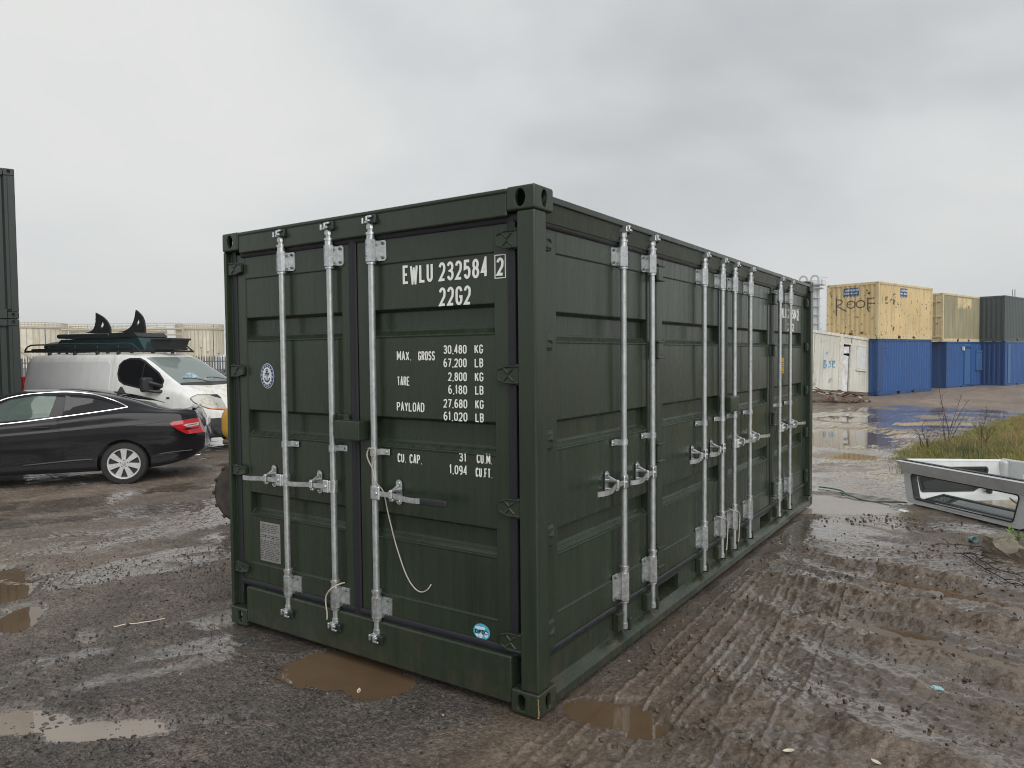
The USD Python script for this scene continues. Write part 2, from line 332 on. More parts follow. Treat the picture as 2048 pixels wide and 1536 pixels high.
# vehicles
mat('tyre_rubber', (0.014, 0.014, 0.014), 0.6, var=0.3, scale=20)
mat('tyre_muddy', (0.030, 0.027, 0.024), 0.65, var=0.5, scale=9, col2=(0.075, 0.06, 0.045))
mat('alloy_silver', (0.56, 0.56, 0.57), 0.32, metal=0.5, var=0.06)
mat('wheel_dark', (0.02, 0.02, 0.02), 0.5)
mat('chrome_trim', (0.75, 0.75, 0.75), 0.12, metal=1.0, var=0.02)
mat('tail_red', (0.40, 0.008, 0.014), 0.10, var=0.15, scale=14, coat=0.5)
mat('tail_dark_red', (0.10, 0.004, 0.008), 0.12, var=0.15)
mat('lamp_clear', (0.44, 0.43, 0.40), 0.12, var=0.12, scale=12, coat=0.6)
mat('lamp_amber', (0.55, 0.17, 0.06), 0.15, var=0.1)
mat('lamp_chrome', (0.33, 0.32, 0.27), 0.25, metal=0.3, var=0.4, scale=18)
mat('black_plastic', (0.018, 0.019, 0.020), 0.45, var=0.2)
mat('grey_plastic', (0.035, 0.037, 0.040), 0.5, var=0.2)
mat('seat_cloth', (0.03, 0.03, 0.032), 0.9)
mat('interior_pale', (0.25, 0.27, 0.25), 0.8)
mat('paper_blue', (0.10, 0.36, 0.55), 0.7, var=0.5, scale=14, col2=(0.6, 0.72, 0.75))
mat('paper_orange', (0.55, 0.16, 0.06), 0.7)
weathered('van_white_paint', (0.80, 0.80, 0.79), rust=(0.3, 0.28, 0.2), rust_at=0.9, grime=(0.55, 0.55, 0.46), grime_amt=0.6, rough=0.32, var=0.04)
weathered('van_silver_panel', (0.72, 0.73, 0.73), rust=(0.3, 0.28, 0.2), rust_at=0.9, grime=(0.5, 0.5, 0.48), grime_amt=0.3, rough=0.36, var=0.04)
weathered('van_bonnet_paint', (0.78, 0.77, 0.72), rust=(0.30, 0.27, 0.15), rust_at=0.60, grime=(0.50, 0.46, 0.27), grime_amt=0.95, rough=0.32, var=0.04)
mat('teal_paint', (0.012, 0.034, 0.038), 0.16, var=0.2, coat=0.4)
glass('clear_glass', (0.62, 0.74, 0.69), 0.10, (0.25, 0.32, 0.29))
glass('windscreen_glass', (0.70, 0.80, 0.77), 0.42, (0.46, 0.54, 0.51))  # dusty film whitened to paint in the sky reflected by the windscreen
glass('privacy_glass', (0.05, 0.05, 0.055), 0.25, (0.02, 0.02, 0.024))
glass('smoked_glass', (0.16, 0.17, 0.17), 0.35, (0.05, 0.055, 0.05))
mat('digger_yellow', (0.52, 0.27, 0.02), 0.5, var=0.12, scale=5, col2=(0.46, 0.24, 0.03))
mat('digger_mud', (0.10, 0.06, 0.02), 0.7)
# other containers and cabins
weathered('cream_paint', (0.64, 0.49, 0.26), rust=(0.06, 0.034, 0.024), rust_at=0.592, grime=(0.40, 0.33, 0.16), grime_amt=0.75, rscale=4.6)
weathered('cream_frame', (0.62, 0.51, 0.30), rust=(0.09, 0.05, 0.03), rust_at=0.60, grime=(0.30, 0.26, 0.13), grime_amt=0.6)
weathered('olive_paint', (0.31, 0.275, 0.175), rust=(0.10, 0.075, 0.04), rust_at=0.72, grime=(0.17, 0.165, 0.10), grime_amt=0.85)
weathered('blue_paint', (0.011, 0.073, 0.245), rust=(0.05, 0.05, 0.06), rust_at=0.76, grime=(0.024, 0.095, 0.26), grime_amt=0.5, rough=0.42, var=0.1)
weathered('blue_frame', (0.009, 0.052, 0.175), rust=(0.06, 0.05, 0.05), rust_at=0.72, grime=(0.03, 0.08, 0.18), grime_amt=0.4, rough=0.42)
weathered('blue_pale', (0.040, 0.120, 0.29), rust=(0.06, 0.05, 0.05), rust_at=0.8, grime=(0.05, 0.12, 0.25), grime_amt=0.3, rough=0.42)
weathered('slate_paint', (0.055, 0.075, 0.072), rust=(0.05, 0.04, 0.03), rust_at=0.8, grime=(0.07, 0.085, 0.08), grime_amt=0.4, rough=0.45)
weathered('old_green_paint', (0.020, 0.028, 0.024), rust=(0.16, 0.13, 0.11), rust_at=0.72, grime=(0.03, 0.036, 0.03), grime_amt=0.4, rough=0.4)
weathered('cabin_white', (0.58, 0.575, 0.52), rust=(0.30, 0.32, 0.34), rust_at=0.60, grime=(0.42, 0.415, 0.33), grime_amt=0.9, rscale=1.3)
mat('cabin_trim', (0.60, 0.58, 0.51), 0.5, var=0.2)
mat('cabin_inside', (0.62, 0.63, 0.64), 0.7, var=0.25, scale=3)
mat('cabin_shutter', (0.60, 0.61, 0.60), 0.5, var=0.12, scale=5)
mat('spray_black', (0.085, 0.075, 0.055), 0.7, var=0.3)
mat('spray_blue', (0.08, 0.30, 0.48), 0.7, var=0.5, scale=9)
mat('sign_navy', (0.03, 0.09, 0.19), 0.5, var=0.15)
mat('timber_skid', (0.16, 0.12, 0.08), 0.8, var=0.4, scale=9)
mat('rust_plank', (0.13, 0.055, 0.03), 0.8, var=0.45, scale=9)
mat('rubble_dark', (0.12, 0.09, 0.068), 0.85, var=0.5, scale=9, bump=0.01, bscale=14)
mat('rubble_pale', (0.38, 0.34, 0.29), 0.85, var=0.3, scale=9)
weathered('tank_paint', (0.66, 0.62, 0.50), rust=(0.36, 0.28, 0.13), rust_at=0.70, grime=(0.36, 0.30, 0.13), grime_amt=0.95, rough=0.6, rscale=0.12, mscale=(0.55, 0.55, 0.035))
mat('tank_rail', (0.46, 0.40, 0.28), 0.6)
mat('far_steel', (0.42, 0.44, 0.45), 0.5, var=0.1)
mat('fence_grey', (0.13, 0.14, 0.15), 0.5, metal=0.3)
mat('lorry_white', (0.62, 0.63, 0.64), 0.4, var=0.05)
# truck canopy
mat('silver_paint', (0.66, 0.68, 0.70), 0.30, metal=0.0, var=0.08, scale=4, coat=0.3)
mat('fibreglass', (0.58, 0.60, 0.59), 0.55, var=0.1, scale=4)
mat('wet_dirt_film', (0.32, 0.28, 0.19), 0.12, var=0.45, scale=3.2)
mat('concrete', (0.17, 0.15, 0.115), 0.85, var=0.3, scale=9, bump=0.004, bscale=40)
mat('cup_blue', (0.28, 0.45, 0.47), 0.4, var=0.15)
mat('hose_green', (0.04, 0.12, 0.06), 0.5)
mat('twig_bark', (0.055, 0.038, 0.03), 0.8, var=0.4, scale=20)
mat('weed_leaf', (0.10, 0.20, 0.03), 0.5, var=0.3, scale=20)
mat('pale_leaf', (0.62, 0.55, 0.42), 0.6, var=0.2, scale=30)
# ------------------------------------------------------------------ the green shipping container (near bottom corner at the origin)
LEN, WID, HGT = 6.058, 2.438, 2.591
con = thing('shipping_container', 'new dark green side-opening shipping container with galvanised locking bars, lettered EWLU 232584', 'shipping container', (0, 0, 0))
G = 'dark_green_paint'
def front(m): return as_tm(m)
_RS = trimesh.transformations.rotation_matrix(math.pi / 2, (0, 0, 1))
def sidem(m): m = as_tm(m).copy(); m.apply_transform(_RS); return m

def casting(sx, y0, z0, top):
    """corner casting; sx: x of its outer face is 0 (near side) or -WID"""
    x0, x1 = (-0.165, 0.0) if sx == 0 else (-WID, -WID + 0.165)
    body = rbx(x0, x1, y0, y0 + 0.178, z0, z0 + 0.118, 0.011, 12)
    cav = as_mf(bx(x0 + .022, x1 - .022, y0 + .022, y0 + .156, z0 + .020, z0 + .098))
    ex = as_mf(extr(ellipse((x0 + x1) / 2, z0 + .059, .030, .043, 8) if top else capsule((x0 + x1) / 2 - (.02 if sx == 0 else -.02), z0 + .058, .048, .082, 6), 'y', *((y0 - .01, y0 + .03) if y0 == 0 else (y0 + .15, y0 + .19))))
    sd_ = as_mf(extr(ellipse(y0 + .089, z0 + .059, .028, .043, 8) if top else capsule(y0 + .089, z0 + .058, .052, .082, 6), 'x', *((x1 - .03, x1 + .01) if sx == 0 else (x0 - .01, x0 + .03))))
    return as_tm(body - cav - ex - sd_)
for sx in (0, 1):
    for y0 in (0.0, LEN - 0.178):
        for z0, top in ((0.0, False), (HGT - 0.118, True)):
            near = sx == 0 and y0 == 0 and not top
            part(con, 'corner_casting', casting(sx, y0, z0, top), G, 35, 'corner casting with paint worn through to pale filler on its edge' if near else None)
# worn edge on the nearest bottom casting
w = bx(-.0075, .0012, -.0012, .0075, .004, .1); w = w.subdivide().subdivide().subdivide(); nz = meshkit.noise(w.vertices * 90) - .5; w.vertices[:, :2] += (nz * .006)[:, None]
part(con, 'worn_edge', moved(w, (-.0030, .0030, 0)), 'bare_wood_chip', 30)

def post(x0, x1, y0, y1): return cbx(x0, x1, y0, y1, .118, HGT - .118, .007)
part(con, 'corner_post', post(-.107, -.004, .004, .114), G)
part(con, 'corner_post', post(-.107, -.004, LEN - .114, LEN - .004), G)
part(con, 'corner_post', [post(-WID + .003, -WID + .024, .004, .12), cbx(-WID + .02, -2.376, .052, .12, .118, HGT - .118, .004)], G)
part(con, 'corner_post', post(-WID + .003, -WID + .11, LEN - .114, LEN - .004), G)
# end frame: header and sill
part(con, 'door_header', [cbx(-2.272, -.166, .006, .09, 2.452, 2.584, .006), cbx(-2.272, -.166, .001, .02, 2.566, 2.586, .004)], G)
part(con, 'door_sill', [cbx(-2.272, -.166, .006, .09, .036, .272, .006)], G)
# side: top rail with a lip, bottom rail web with fork pockets, sloping shelf and lip
part(con, 'top_rail', [cbx(-.012, -.003, .179, LEN - .179, 2.522, 2.556, .003), cbx(-.10, -.012, .179, LEN - .179, 2.546, 2.556, .003),
     extr(P([(-.095, 2.546), (-.014, 2.546), (-.040, 2.432), (-.095, 2.432)]), 'y', .115, LEN - .115).apply_transform(np.eye(4))], G)
web = sbox(.179, .075, LEN - .179, .262)
for a, b in ((1.62, 1.98), (4.08, 4.44)): web = web.difference(sbox(a, .100, b, .212))
part(con, 'bottom_rail', [extr(web, 'x', -.072, -.062), extr(P([(-.062, .100), (-.062, .092), (-.008, .058), (-.008, .020), (0, .020), (0, .066)]), 'y', .179, LEN - .179), bx(-.2, -.072, .18, LEN - .18, .02, .09)], G)
for a, b in ((1.62, 1.98), (4.08, 4.44)):
    part(con, 'fork_pocket', [bx(-2.40, -.073, a - .012, a, .098, .215), bx(-2.40, -.073, b, b + .012, .098, .215), bx(-2.40, -.073, a - .012, b + .012, .212, .222), bx(-2.40, -.073, a - .012, b + .012, .09, .099)], G)
# hidden faces that close the box: roof, far side, far end, floor
xs = np.arange(.2, LEN - .2, .209); roof_prof = [(.18, 2.552)]
for i, q in enumerate(xs[:-1]): roof_prof += [(q + .03, 2.552), (q + .06, 2.566), (q + .15, 2.566), (q + .18, 2.552)]
part(con, 'roof_sheet', extr(LineString(roof_prof + [(LEN - .18, 2.552)]).buffer(.002, cap_style='flat'), 'x', -WID + .16, -.10), G)
cp = [(.12, -WID + .02)]
for q in np.arange(.2, LEN - .3, .278): cp += [(q, -WID + .02), (q + .068, -WID + .056), (q + .138, -WID + .056), (q + .206, -WID + .02)]
part(con, 'far_side_wall', extr(LineString([(b, a) for a, b in cp + [(LEN - .12, -WID + .02)]]).buffer(.002, cap_style='flat'), 'z', .16, 2.47), G)
part(con, 'far_end_wall', bx(-WID + .11, -.11, LEN - .06, LEN - .03, .04, 2.58), G)
part(con, 'floor_frame', [bx(-WID + .03, -.2, .1, LEN - .1, .12, .16), bx(-WID + .005, -WID + .05, .18, LEN - .18, .03, .2), bx(-WID + .01, -WID + .06, .18, LEN - .18, 2.5, 2.56)], G)

def leaf_mesh(u0, u1, p0, p1, v, zb, zt, zl0, zl1, troughs):
    """one door leaf: frame face at depth v, pressed panel between p0..p1 with three troughs"""
    vp = v + .006
    fr = [cbx(u0, p0, v, v + .045, zb, zt, .003), cbx(p1, u1, v, v + .045, zb, zt, .003), cbx(p0, p1, v, v + .045, zb, zl0, .003), cbx(p0, p1, v, v + .045, zl1, zt, .003)]
    prof = [(vp, zl0)]
    for top, bot in sorted(troughs, key=lambda q: q[1]):
        prof += [(vp, bot), (vp + .038, bot + .034), (vp + .038, top - .016), (vp, top)]
    prof.append((vp, zl1))
    sheet = LineString([(b, a) for b, a in prof])
    back = [(vp + .05, zl1), (vp + .05, zl0)]
    poly = P(prof + back)
    bead = []
    for top, bot in troughs: bead += [tube([(p0, vp + .002, bot), (p1, vp + .002, bot)], .0055, 8), tube([(p0, vp + .039, bot + .034), (p1, vp + .039, bot + .034)], .0045, 8)]
    bead.append(tube([(p0, v + .004, zl0), (p1, v + .004, zl0)], .0050, 8))
    return cat(fr + [extr(poly, 'x', p0, p1)] + bead)
def half_round(a, b, r, flat=.6, n=10):
    """rubber seal strip from a to b lying on a face that looks towards -v"""
    a, b = np.array(a, float), np.array(b, float); d = (b - a) / np.linalg.norm(b - a); s = np.cross(d, [0, 1.0, 0])
    t = np.linspace(0, np.pi, n); off = np.cos(t)[:, None] * s * r - np.sin(t)[:, None] * np.array([0, 1.0, 0]) * r * flat
    v = np.vstack([a + off, b + off]); f = []
    for i in range(n - 1): f += [(i, n + i, n + i + 1), (i, n + i + 1, i + 1)]
    f += [(0, i + 1, i) for i in range(1, n - 1)] + [(n, n + i, n + i + 1) for i in range(1, n - 1)]
    m = trimesh.Trimesh(v, f, process=False); m.fix_normals(); return m

FT = [(2.037, 1.886), (1.437, 1.268), (.893, .746)]
ST = [(1.997, 1.842), (1.437, 1.284), (.874, .736)]
def bolt(u, v, z, r=.008, h=.006): return cyl((u, v, z), (u, v - h, z), r, 8, r * .75)

def rod(T, leaf, u, v, z0, z1, r=.0185, thin=None):
    ms = [cyl((u, v, z0 if thin is None else thin), (u, v, z1), r, 16)]
    if thin is not None: ms += [cyl((u, v, z0), (u, v, thin), r * .86, 16), cyl((u, v, z0), (u, v, z0 + .034), r * 1.12, 16)]
    part(leaf, 'locking_bar', T(cat(ms)), 'galvanised_steel', 40)
def guide(T, leaf, u, v, z0, z1, s, vface):
    sl = [cyl((u, v, z0), (u, v, z1), .030, 8), cyl((u, v, z1), (u, v, z1 + .03), .0245, 14), cyl((u, v, z1 + .028), (u, v, z1 + .040), .029, 14), cyl((u, v, z0 - .014), (u, v, z0 - .004), .0265, 14)]
    pl = extr(P([(u + s * .02, z0 + .004), (u + s * .078, z0 + .004), (u + s * .088, z0 + .014), (u + s * .088, z1 - .014), (u + s * .078, z1 - .004), (u + s * .02, z1 - .004)]), 'y', vface - .007, vface - .001)
    wb = bx(u + s * .018, u + s * .034, v, vface - .002, z0 + .006, z1 - .006)
    g = part(leaf, 'bar_guide', T(cat(sl + [pl, wb])), 'zinc_plate', 35)
    bm = [bolt(u + s * .062, vface - .007, z0 + .022, .009, .010), bolt(u + s * .062, vface - .007, z1 - .022, .009, .010), cyl((u - s * .012, v - .0285, z0 + .03), (u - s * .012, v - .0300, z0 + .03), .006, 8), cyl((u - s * .012, v - .0285, z1 - .03), (u - s * .012, v - .0300, z1 - .03), .006, 8)]
    for b_ in bm: part(leaf, 'bolt', T(b_), 'steel_bolt')
def mid_clip(T, leaf, u, v, z, s, vface):
    m = [cyl((u, v, z - .018), (u, v, z + .018), .0245, 14), cbx(u + s * .02, u + s * .088, vface - .006, vface - .001, z - .018, z + .018, .002), bx(u + s * .016, u + s * .028, v, vface - .002, z - .017, z + .017), bolt(u + s * .065, vface - .006, z, .009, .009)]
    part(leaf, 'bar_clip', T(cat(m)), 'zinc_plate', 35)
def cam(T, leaf, u, v, z, sgn, vface):
    """hooked cam at a bar end (sgn +1 top, -1 bottom) in its dark keeper"""
    m = [cyl((u, v, z - sgn * .02), (u, v, z + sgn * .012), .024, 10), cbx(u - .016, u + .016, v - .035, v + .012, z + sgn * .008, z + sgn * .022, .003),
         cbx(u - .034, u - .020, v - .040, v + .008, z + sgn * .006, z + sgn * .040, .003), cbx(u + .006, u + .034, v - .046, v - .030, z + sgn * .012, z + sgn * .026, .003),
         cbx(u + .004, u + .036, v - .036, v - .022, z + sgn * .038, z + sgn * .050, .003), cbx(u - .002, u + .012, v - .042, v - .01, z + sgn * .02, z + sgn * .046, .003)]
    part(leaf, 'cam', T(cat(m)), 'zinc_plate', 30)
    k = [cbx(u - .012, u + .056, v - .020, vface - .001, z + sgn * .022, z + sgn * .056, .005), cbx(u + .020, u + .062, v - .030, vface - .001, z + sgn * .004, z + sgn * .03, .005)]
    part(leaf, 'cam_keeper', T(cat(k)), 'dark_keeper')
def handle(T, leaf, u, v, z, s, reach, vface, grip=False):
    hb = [cbx(u + s * .012, u + s * .062, v - .034, v - .022, z - .038, z + .038, .008), cyl((u, v, z - .036), (u, v, z + .036), .026, 14), bolt(u + s * .038, v - .034, z, .011, .008), cbx(u, u + s * .03, v - .03, v + .004, z - .034, z + .034, .004)]
    part(leaf, 'handle_hub', T(cat(hb)), 'zinc_plate', 35)
    end = reach - (.18 if grip else 0)
    pts = [(u + s * .05, v - .020, z), (u + s * .12, v - .020, z - .002), (u + s * (.16), v - .026, z - .001), (u + s * .21, v - .040, z - .001), (u + s * end, v - .048, z - .006)]
    pts = smooth_pts(pts, 14)
    bar = []
    for a, b in zip(pts[:-1], pts[1:]):
        q = np.array([[x, y, zz + dz] for (x, y, zz) in (a, b) for dz in (-.014, .014)] + [[x, y - .007, zz + dz] for (x, y, zz) in (a, b) for dz in (-.014, .014)], np.float32)
        bar.append(as_tm(m3.Manifold.hull_points(q)))
    hd = part(leaf, 'handle', T(cat(bar)), 'zinc_plate', 30)
    if grip:
        part(leaf, 'handle_grip', T(rbx(u + s * end, u + s * reach, v - .060, v - .040, z - .024, z + .014, .007, 8) if s > 0 else rbx(u - reach, u - end, v - .060, v - .040, z - .024, z + .014, .007, 8)), 'black_plastic')
    hu = u + s * .155
    hs = [extr(capsule(hu, z + .008, .044, .140, 8), 'y', vface - .006, vface - .001), cbx(hu - .014, hu + .014, v - .036, vface - .004, z - .034, z - .020, .003), cbx(hu - .012, hu + .012, v - .040, vface - .004, z + .016, z + .030, .003), cbx(hu - .014, hu + .010, v - .044, v - .034, z - .02, z + .024, .003),
          bolt(hu, vface - .006, z + .058, .010, .010), bolt(hu, vface - .006, z - .044, .009, .009), cyl((hu, v - .030, z + .020), (hu, vface - .012, z + .046), .008, 8)]
    part(leaf, 'handle_catch', T(cat(hs)), 'zinc_plate', 30)
def hinge(T, leaf, u0, u1, z0, z1, vface, vk, knuckle_right=True):
    """forged hinge blade, tapering away from its knuckle, with raised chevrons"""
    s = 1 if knuckle_right else -1
    a, b = (u0, u1) if knuckle_right else (u1, u0)      # a: tip, b: knuckle
    zc, hh = (z0 + z1) / 2, (z1 - z0) / 2; w = abs(u1 - u0)
    bl = extr(P([(a, zc - hh * .55), (a, zc + hh * .55), (a + s * w * .35, zc + hh * .85), (b, zc + hh * .85), (b, zc - hh * .85), (a + s * w * .35, zc - hh * .85)]), 'y', vface - .022, vface - .001)
    ms = [bl, cyl((b - s * .008, vk, zc - hh), (b - s * .008, vk, zc + hh), .013, 10)]
    if T is sidem:
        tip, kn = a + s * w * .12, b - s * .012
        ms = [ms[1], rbx(min(tip, kn), max(tip, kn), vface - .036, vface - .001, z0 + .010, z1 - .010, .007, 8), as_tm(m3.Manifold.hull_points(np.array([(tip, vface - .034, zc + hh * .5), (tip, vface - .034, zc - hh * .3), (kn, vface - .034, zc + hh * .1), ((tip + kn) / 2, vface - .046, zc + hh * .1)], np.float32))), cbx(min(tip, b), max(tip, b), vface - .03, vface - .002, z1 - .012, z1, .003), cbx(min(tip, b), max(tip, b), vface - .03, vface - .002, z0, z0 + .012, .003)]
    for k in (-1, 1):
        if T is sidem: break
        ms.append(tube([(a + s * w * .30, vface - .023, zc + k * hh * .62), (a + s * w * .52, vface - .024, zc + k * hh * .10), (a + s * w * .74, vface - .023, zc + k * hh * .62)], .0045, 5))
        ms.append(tube([(a + s * w * .05, vface - .022, zc + k * hh * .5), (a + s * w * .4, vface - .023, zc + k * hh * .8), (b, vface - .023, zc + k * hh * .8)], .005, 5))
    part(leaf, 'hinge', T(cat(ms)), G, 35)

# ---- end doors
VF = .045
lf = part(con, 'door', leaf_mesh(-2.372, -1.298, -2.262, -1.366, VF, .296, 2.452, .422, 2.290, FT), G, 25, 'left end door with two locking bars and a data plate')
rd = part(con, 'door', leaf_mesh(-1.236, -.150, -1.130, -.272, VF, .296, 2.452, .422, 2.290, FT), G, 25, 'right end door with one locking bar and white weights lettering')
for nm, a, b, r in (('door_seal', (-2.29, VF - .004, 2.449), (-.112, VF - .004, 2.449), .023), ('door_seal', (-2.37, VF - .004, .290), (-.112, VF - .004, .290), .021),
                    ('door_seal', (-1.267, VF - .002, .27), (-1.267, VF - .002, 2.46), .030), ('door_seal', (-.162, VF - .002, .27), (-.162, VF - .002, 2.46), .024), ('door_seal', (-2.366, VF - .003, .20), (-2.366, VF - .003, 2.48), .020)):
    part(con, nm, half_round(a, b, r, .45), 'rubber_gasket', 40)
part(con, 'door_recess', [bx(-2.41, -.11, VF + .046, VF + .056, .25, 2.48)], 'dark_void')
for u, leaf, hs in ((-1.853, lf, -1), (-1.426, lf, -1), (-1.087, rd, 1)):
    v = .010
    rod(front, leaf, u, v, .205, 2.51)
    guide(front, leaf, u, v, 2.305, 2.427, 1, VF); guide(front, leaf, u, v, .290, .412, 1, VF)
    mid_clip(front, leaf, u, v, 1.238, 1, VF)
    cam(front, leaf, u, v, 2.506, 1, .006); cam(front, leaf, u, v, .206, -1, .006)
    handle(front, leaf, u, v, 1.012, hs, .36 if hs < 0 else .56, VF, grip=hs > 0)
for z0, z1 in ((2.292, 2.394), (1.628, 1.730), (.968, 1.068), (.290, .392)):
    hinge(front, rd, -.242, -.112, z0, z1, VF - .004, .030)
for z0, z1 in ((2.315, 2.405), (1.648, 1.735), (1.000, 1.070), (.350, .420)):
    hinge(front, lf, -2.405, -2.272, z0, z1, VF - .004, .040, False)
# lock box over the centre seal
bxm = as_mf(rbx(-1.352, -1.152, -.048, .040, 1.300, 1.412, .008, 8)) - as_mf(bx(-1.344, -1.160, -.040, .050, 1.28, 1.404))
part(con, 'lock_box', [as_tm(bxm), cbx(-1.385, -1.30, .018, .040, 1.325, 1.440, .003), cbx(-1.385, -1.378, -.02, .04, 1.325, 1.440, .002)], G, 30)

# ---- lettering on the right end door (flat vinyl, 1 mm proud of the panel)
VT = .0500
def letters(parent, name, s, x0, x1, z0, h, t, T=front, v=None, m='white_lettering'):
    vv = VT if v is None else v
    part(parent, name, T(extr(text_poly(s, x0, x1, z0, h, t), 'y', vv - .0012, vv + .0012)), m, False)
X_ = lambda x: 1.0169 * x - .0314
Z_ = lambda z: 1.0169 * z - .0299
letters(rd, 'serial_letters', 'EWLU', X_(-.842), X_(-.632), Z_(2.164), .101, .0138)
letters(rd, 'serial_digits', '232584', X_(-.591), X_(-.276), Z_(2.163), .099, .0138)
letters(rd, 'check_digit', '2', X_(-.219), X_(-.177), Z_(2.165), .090, .0138, v=.0440)
fr_ = sbox(X_(-.231), Z_(2.152), X_(-.165), Z_(2.268)); part(rd, 'check_digit_frame', extr(fr_.difference(fr_.buffer(-.004)), 'y', .0428, .0452), 'white_lettering', False)
letters(rd, 'type_code', '22G2', X_(-.591), X_(-.384), Z_(2.034), .098, .0138)
for s, a, b, z, h in (('MAX.', -.894, -.790, 1.752, .050), ('GROSS', -.741, -.626, 1.752, .050), ('30,480', -.566, -.416, 1.785, .046), ('KG', -.364, -.312, 1.785, .046), ('67,200', -.567, -.416, 1.716, .046), ('LB', -.364, -.312, 1.716, .046),
                      ('TARE', -.895, -.806, 1.616, .050), ('2,800', -.538, -.416, 1.645, .046), ('KG', -.364, -.312, 1.645, .046), ('6,180', -.538, -.416, 1.578, .046), ('LB', -.364, -.312, 1.578, .046),
                      ('PAYLOAD', -.900, -.704, 1.477, .050), ('27,680', -.571, -.416, 1.506, .046), ('KG', -.364, -.312, 1.506, .046), ('61,020', -.571, -.416, 1.439, .046), ('LB', -.364, -.312, 1.439, .046),
                      ('CU.', -.900, -.840, 1.196, .050), ('CAP.', -.813, -.725, 1.196, .050), ('31', -.472, -.424, 1.230, .048), ('1,094', -.538, -.422, 1.162, .048), ('CU.M.', -.358, -.262, 1.230, .050), ('CU.FT.', -.366, -.262, 1.160, .048)):
    part_v = VT
    letters(rd, 'weight_lettering', s, X_(a), X_(b), Z_(z), h, .0062)
# ---- stickers and plate
def disc(parent, name, c, rx, rz, v, m): return part(parent, name, extr(ellipse(c[0], c[1], rx, rz, 16), 'y', v - .0008, v + .0008), m, False)
e = (X_(-1.998), Z_(1.661)); st = disc(lf, 'round_sticker', e, .068, .082, VT, 'sticker_navy')
disc(lf, 'sticker_rim', e, .066, .080, VT - .0012, 'sticker_white'); disc(lf, 'sticker_ring', e, .062, .076, VT - .0024, 'sticker_navy'); disc(lf, 'sticker_face', e, .044, .056, VT - .0036, 'sticker_white')
anc = unary_union([LineString([(0, -.034), (0, .03)]).buffer(.004), Point(0, .034).buffer(.012).difference(Point(0, .034).buffer(.006)), LineString([(-.018, .016), (.018, .016)]).buffer(.0035), LineString(_arc(0, -.006, .026, .030, 200, 340)).buffer(.005), LineString([(-.020, .002), (-.006, .020), (.012, .004), (.022, .018)]).buffer(.003)])
part(lf, 'sticker_emblem', extr(affinity.translate(anc, e[0], e[1]), 'y', VT - .0052, VT - .0042), 'sticker_navy', False)
dots = unary_union([Point(e[0] + .053 * math.cos(t), e[1] + .066 * math.sin(t)).buffer(.0042, 4) for t in np.linspace(.3, 2 * math.pi + .3, 17)[:-1]])
part(lf, 'sticker_ring_text', extr(dots, 'y', VT - .0052, VT - .0032), 'sticker_white', False)
d = (X_(-.336), Z_(.369)); vd = .0438
disc(rd, 'oval_sticker', d, .053, .042, vd, 'sticker_cyan')
cl = unary_union([ellipse(d[0] - .018, d[1] + .016, .024, .010), ellipse(d[0] + .01, d[1] + .020, .014, .008), ellipse(d[0] - .005, d[1] - .02, .012, .014), ellipse(d[0] + .03, d[1] - .01, .012, .016), ellipse(d[0] - .03, d[1] - .022, .012, .008)]).intersection(ellipse(*d, .049, .038))
part(rd, 'oval_sticker_globe', extr(cl, 'y', vd - .0018, vd - .0010), 'sticker_white', False)
tm_ = meshkit.text_mesh('DFIC', .020, .001, bold=True); v_ = tm_.vertices; v_ = np.c_[(v_[:, 0] - v_[:, 0].mean()) * 1.25 + d[0], vd - .0020 - v_[:, 2], v_[:, 1] + d[1] - .010]
k_ = (v_[:, 0].max() - v_[:, 0].min()); v_[:, 0] = (v_[:, 0] - v_[:, 0].min()) / k_ * .080 + d[0] - .040
part(rd, 'oval_sticker_letters', trimesh.Trimesh(v_, tm_.faces, process=False), 'black_print', False)
px0, px1, pz0, pz1 = X_(-2.105), X_(-1.91), Z_(.474), Z_(.725)
pl_ = part(lf, 'data_plate', rbx(px0, px1, VT - .003, VT + .004, pz0, pz1, .002, 6), 'plate_metal', 30)
rr_ = random.Random(4); ln_ = []
for k in range(20):
    z = pz1 - .014 - k * .0118; x = px0 + (.02 if k in (0, 1, 2, 6, 13) else .006)
    if k in (5, 8): continue
    lim = px1 - (.02 if k in (0, 1, 2) else .006 if k % 4 else .04)
    while x < lim - .01:
        w_ = rr_.uniform(.008, .03); ln_.append(sbox(x, z - .0022, min(x + w_, lim), z + .0022)); x += w_ + rr_.uniform(.003, .018)
fr2 = sbox(px1 - .088, pz0 + .125, px1 - .006, pz0 + .150); ln_.append(fr2.difference(fr2.buffer(-.0012)))
part(pl_, 'plate_text', extr(unary_union(ln_), 'y', VT - .0040, VT - .0032), 'dark_print', False)
part(pl_, 'plate_rivets', [bolt(px0 + .055, VT - .003, pz0 + .165, .005, .003), bolt(px0 + .135, VT - .003, pz0 + .160, .005, .003)], 'black_print')
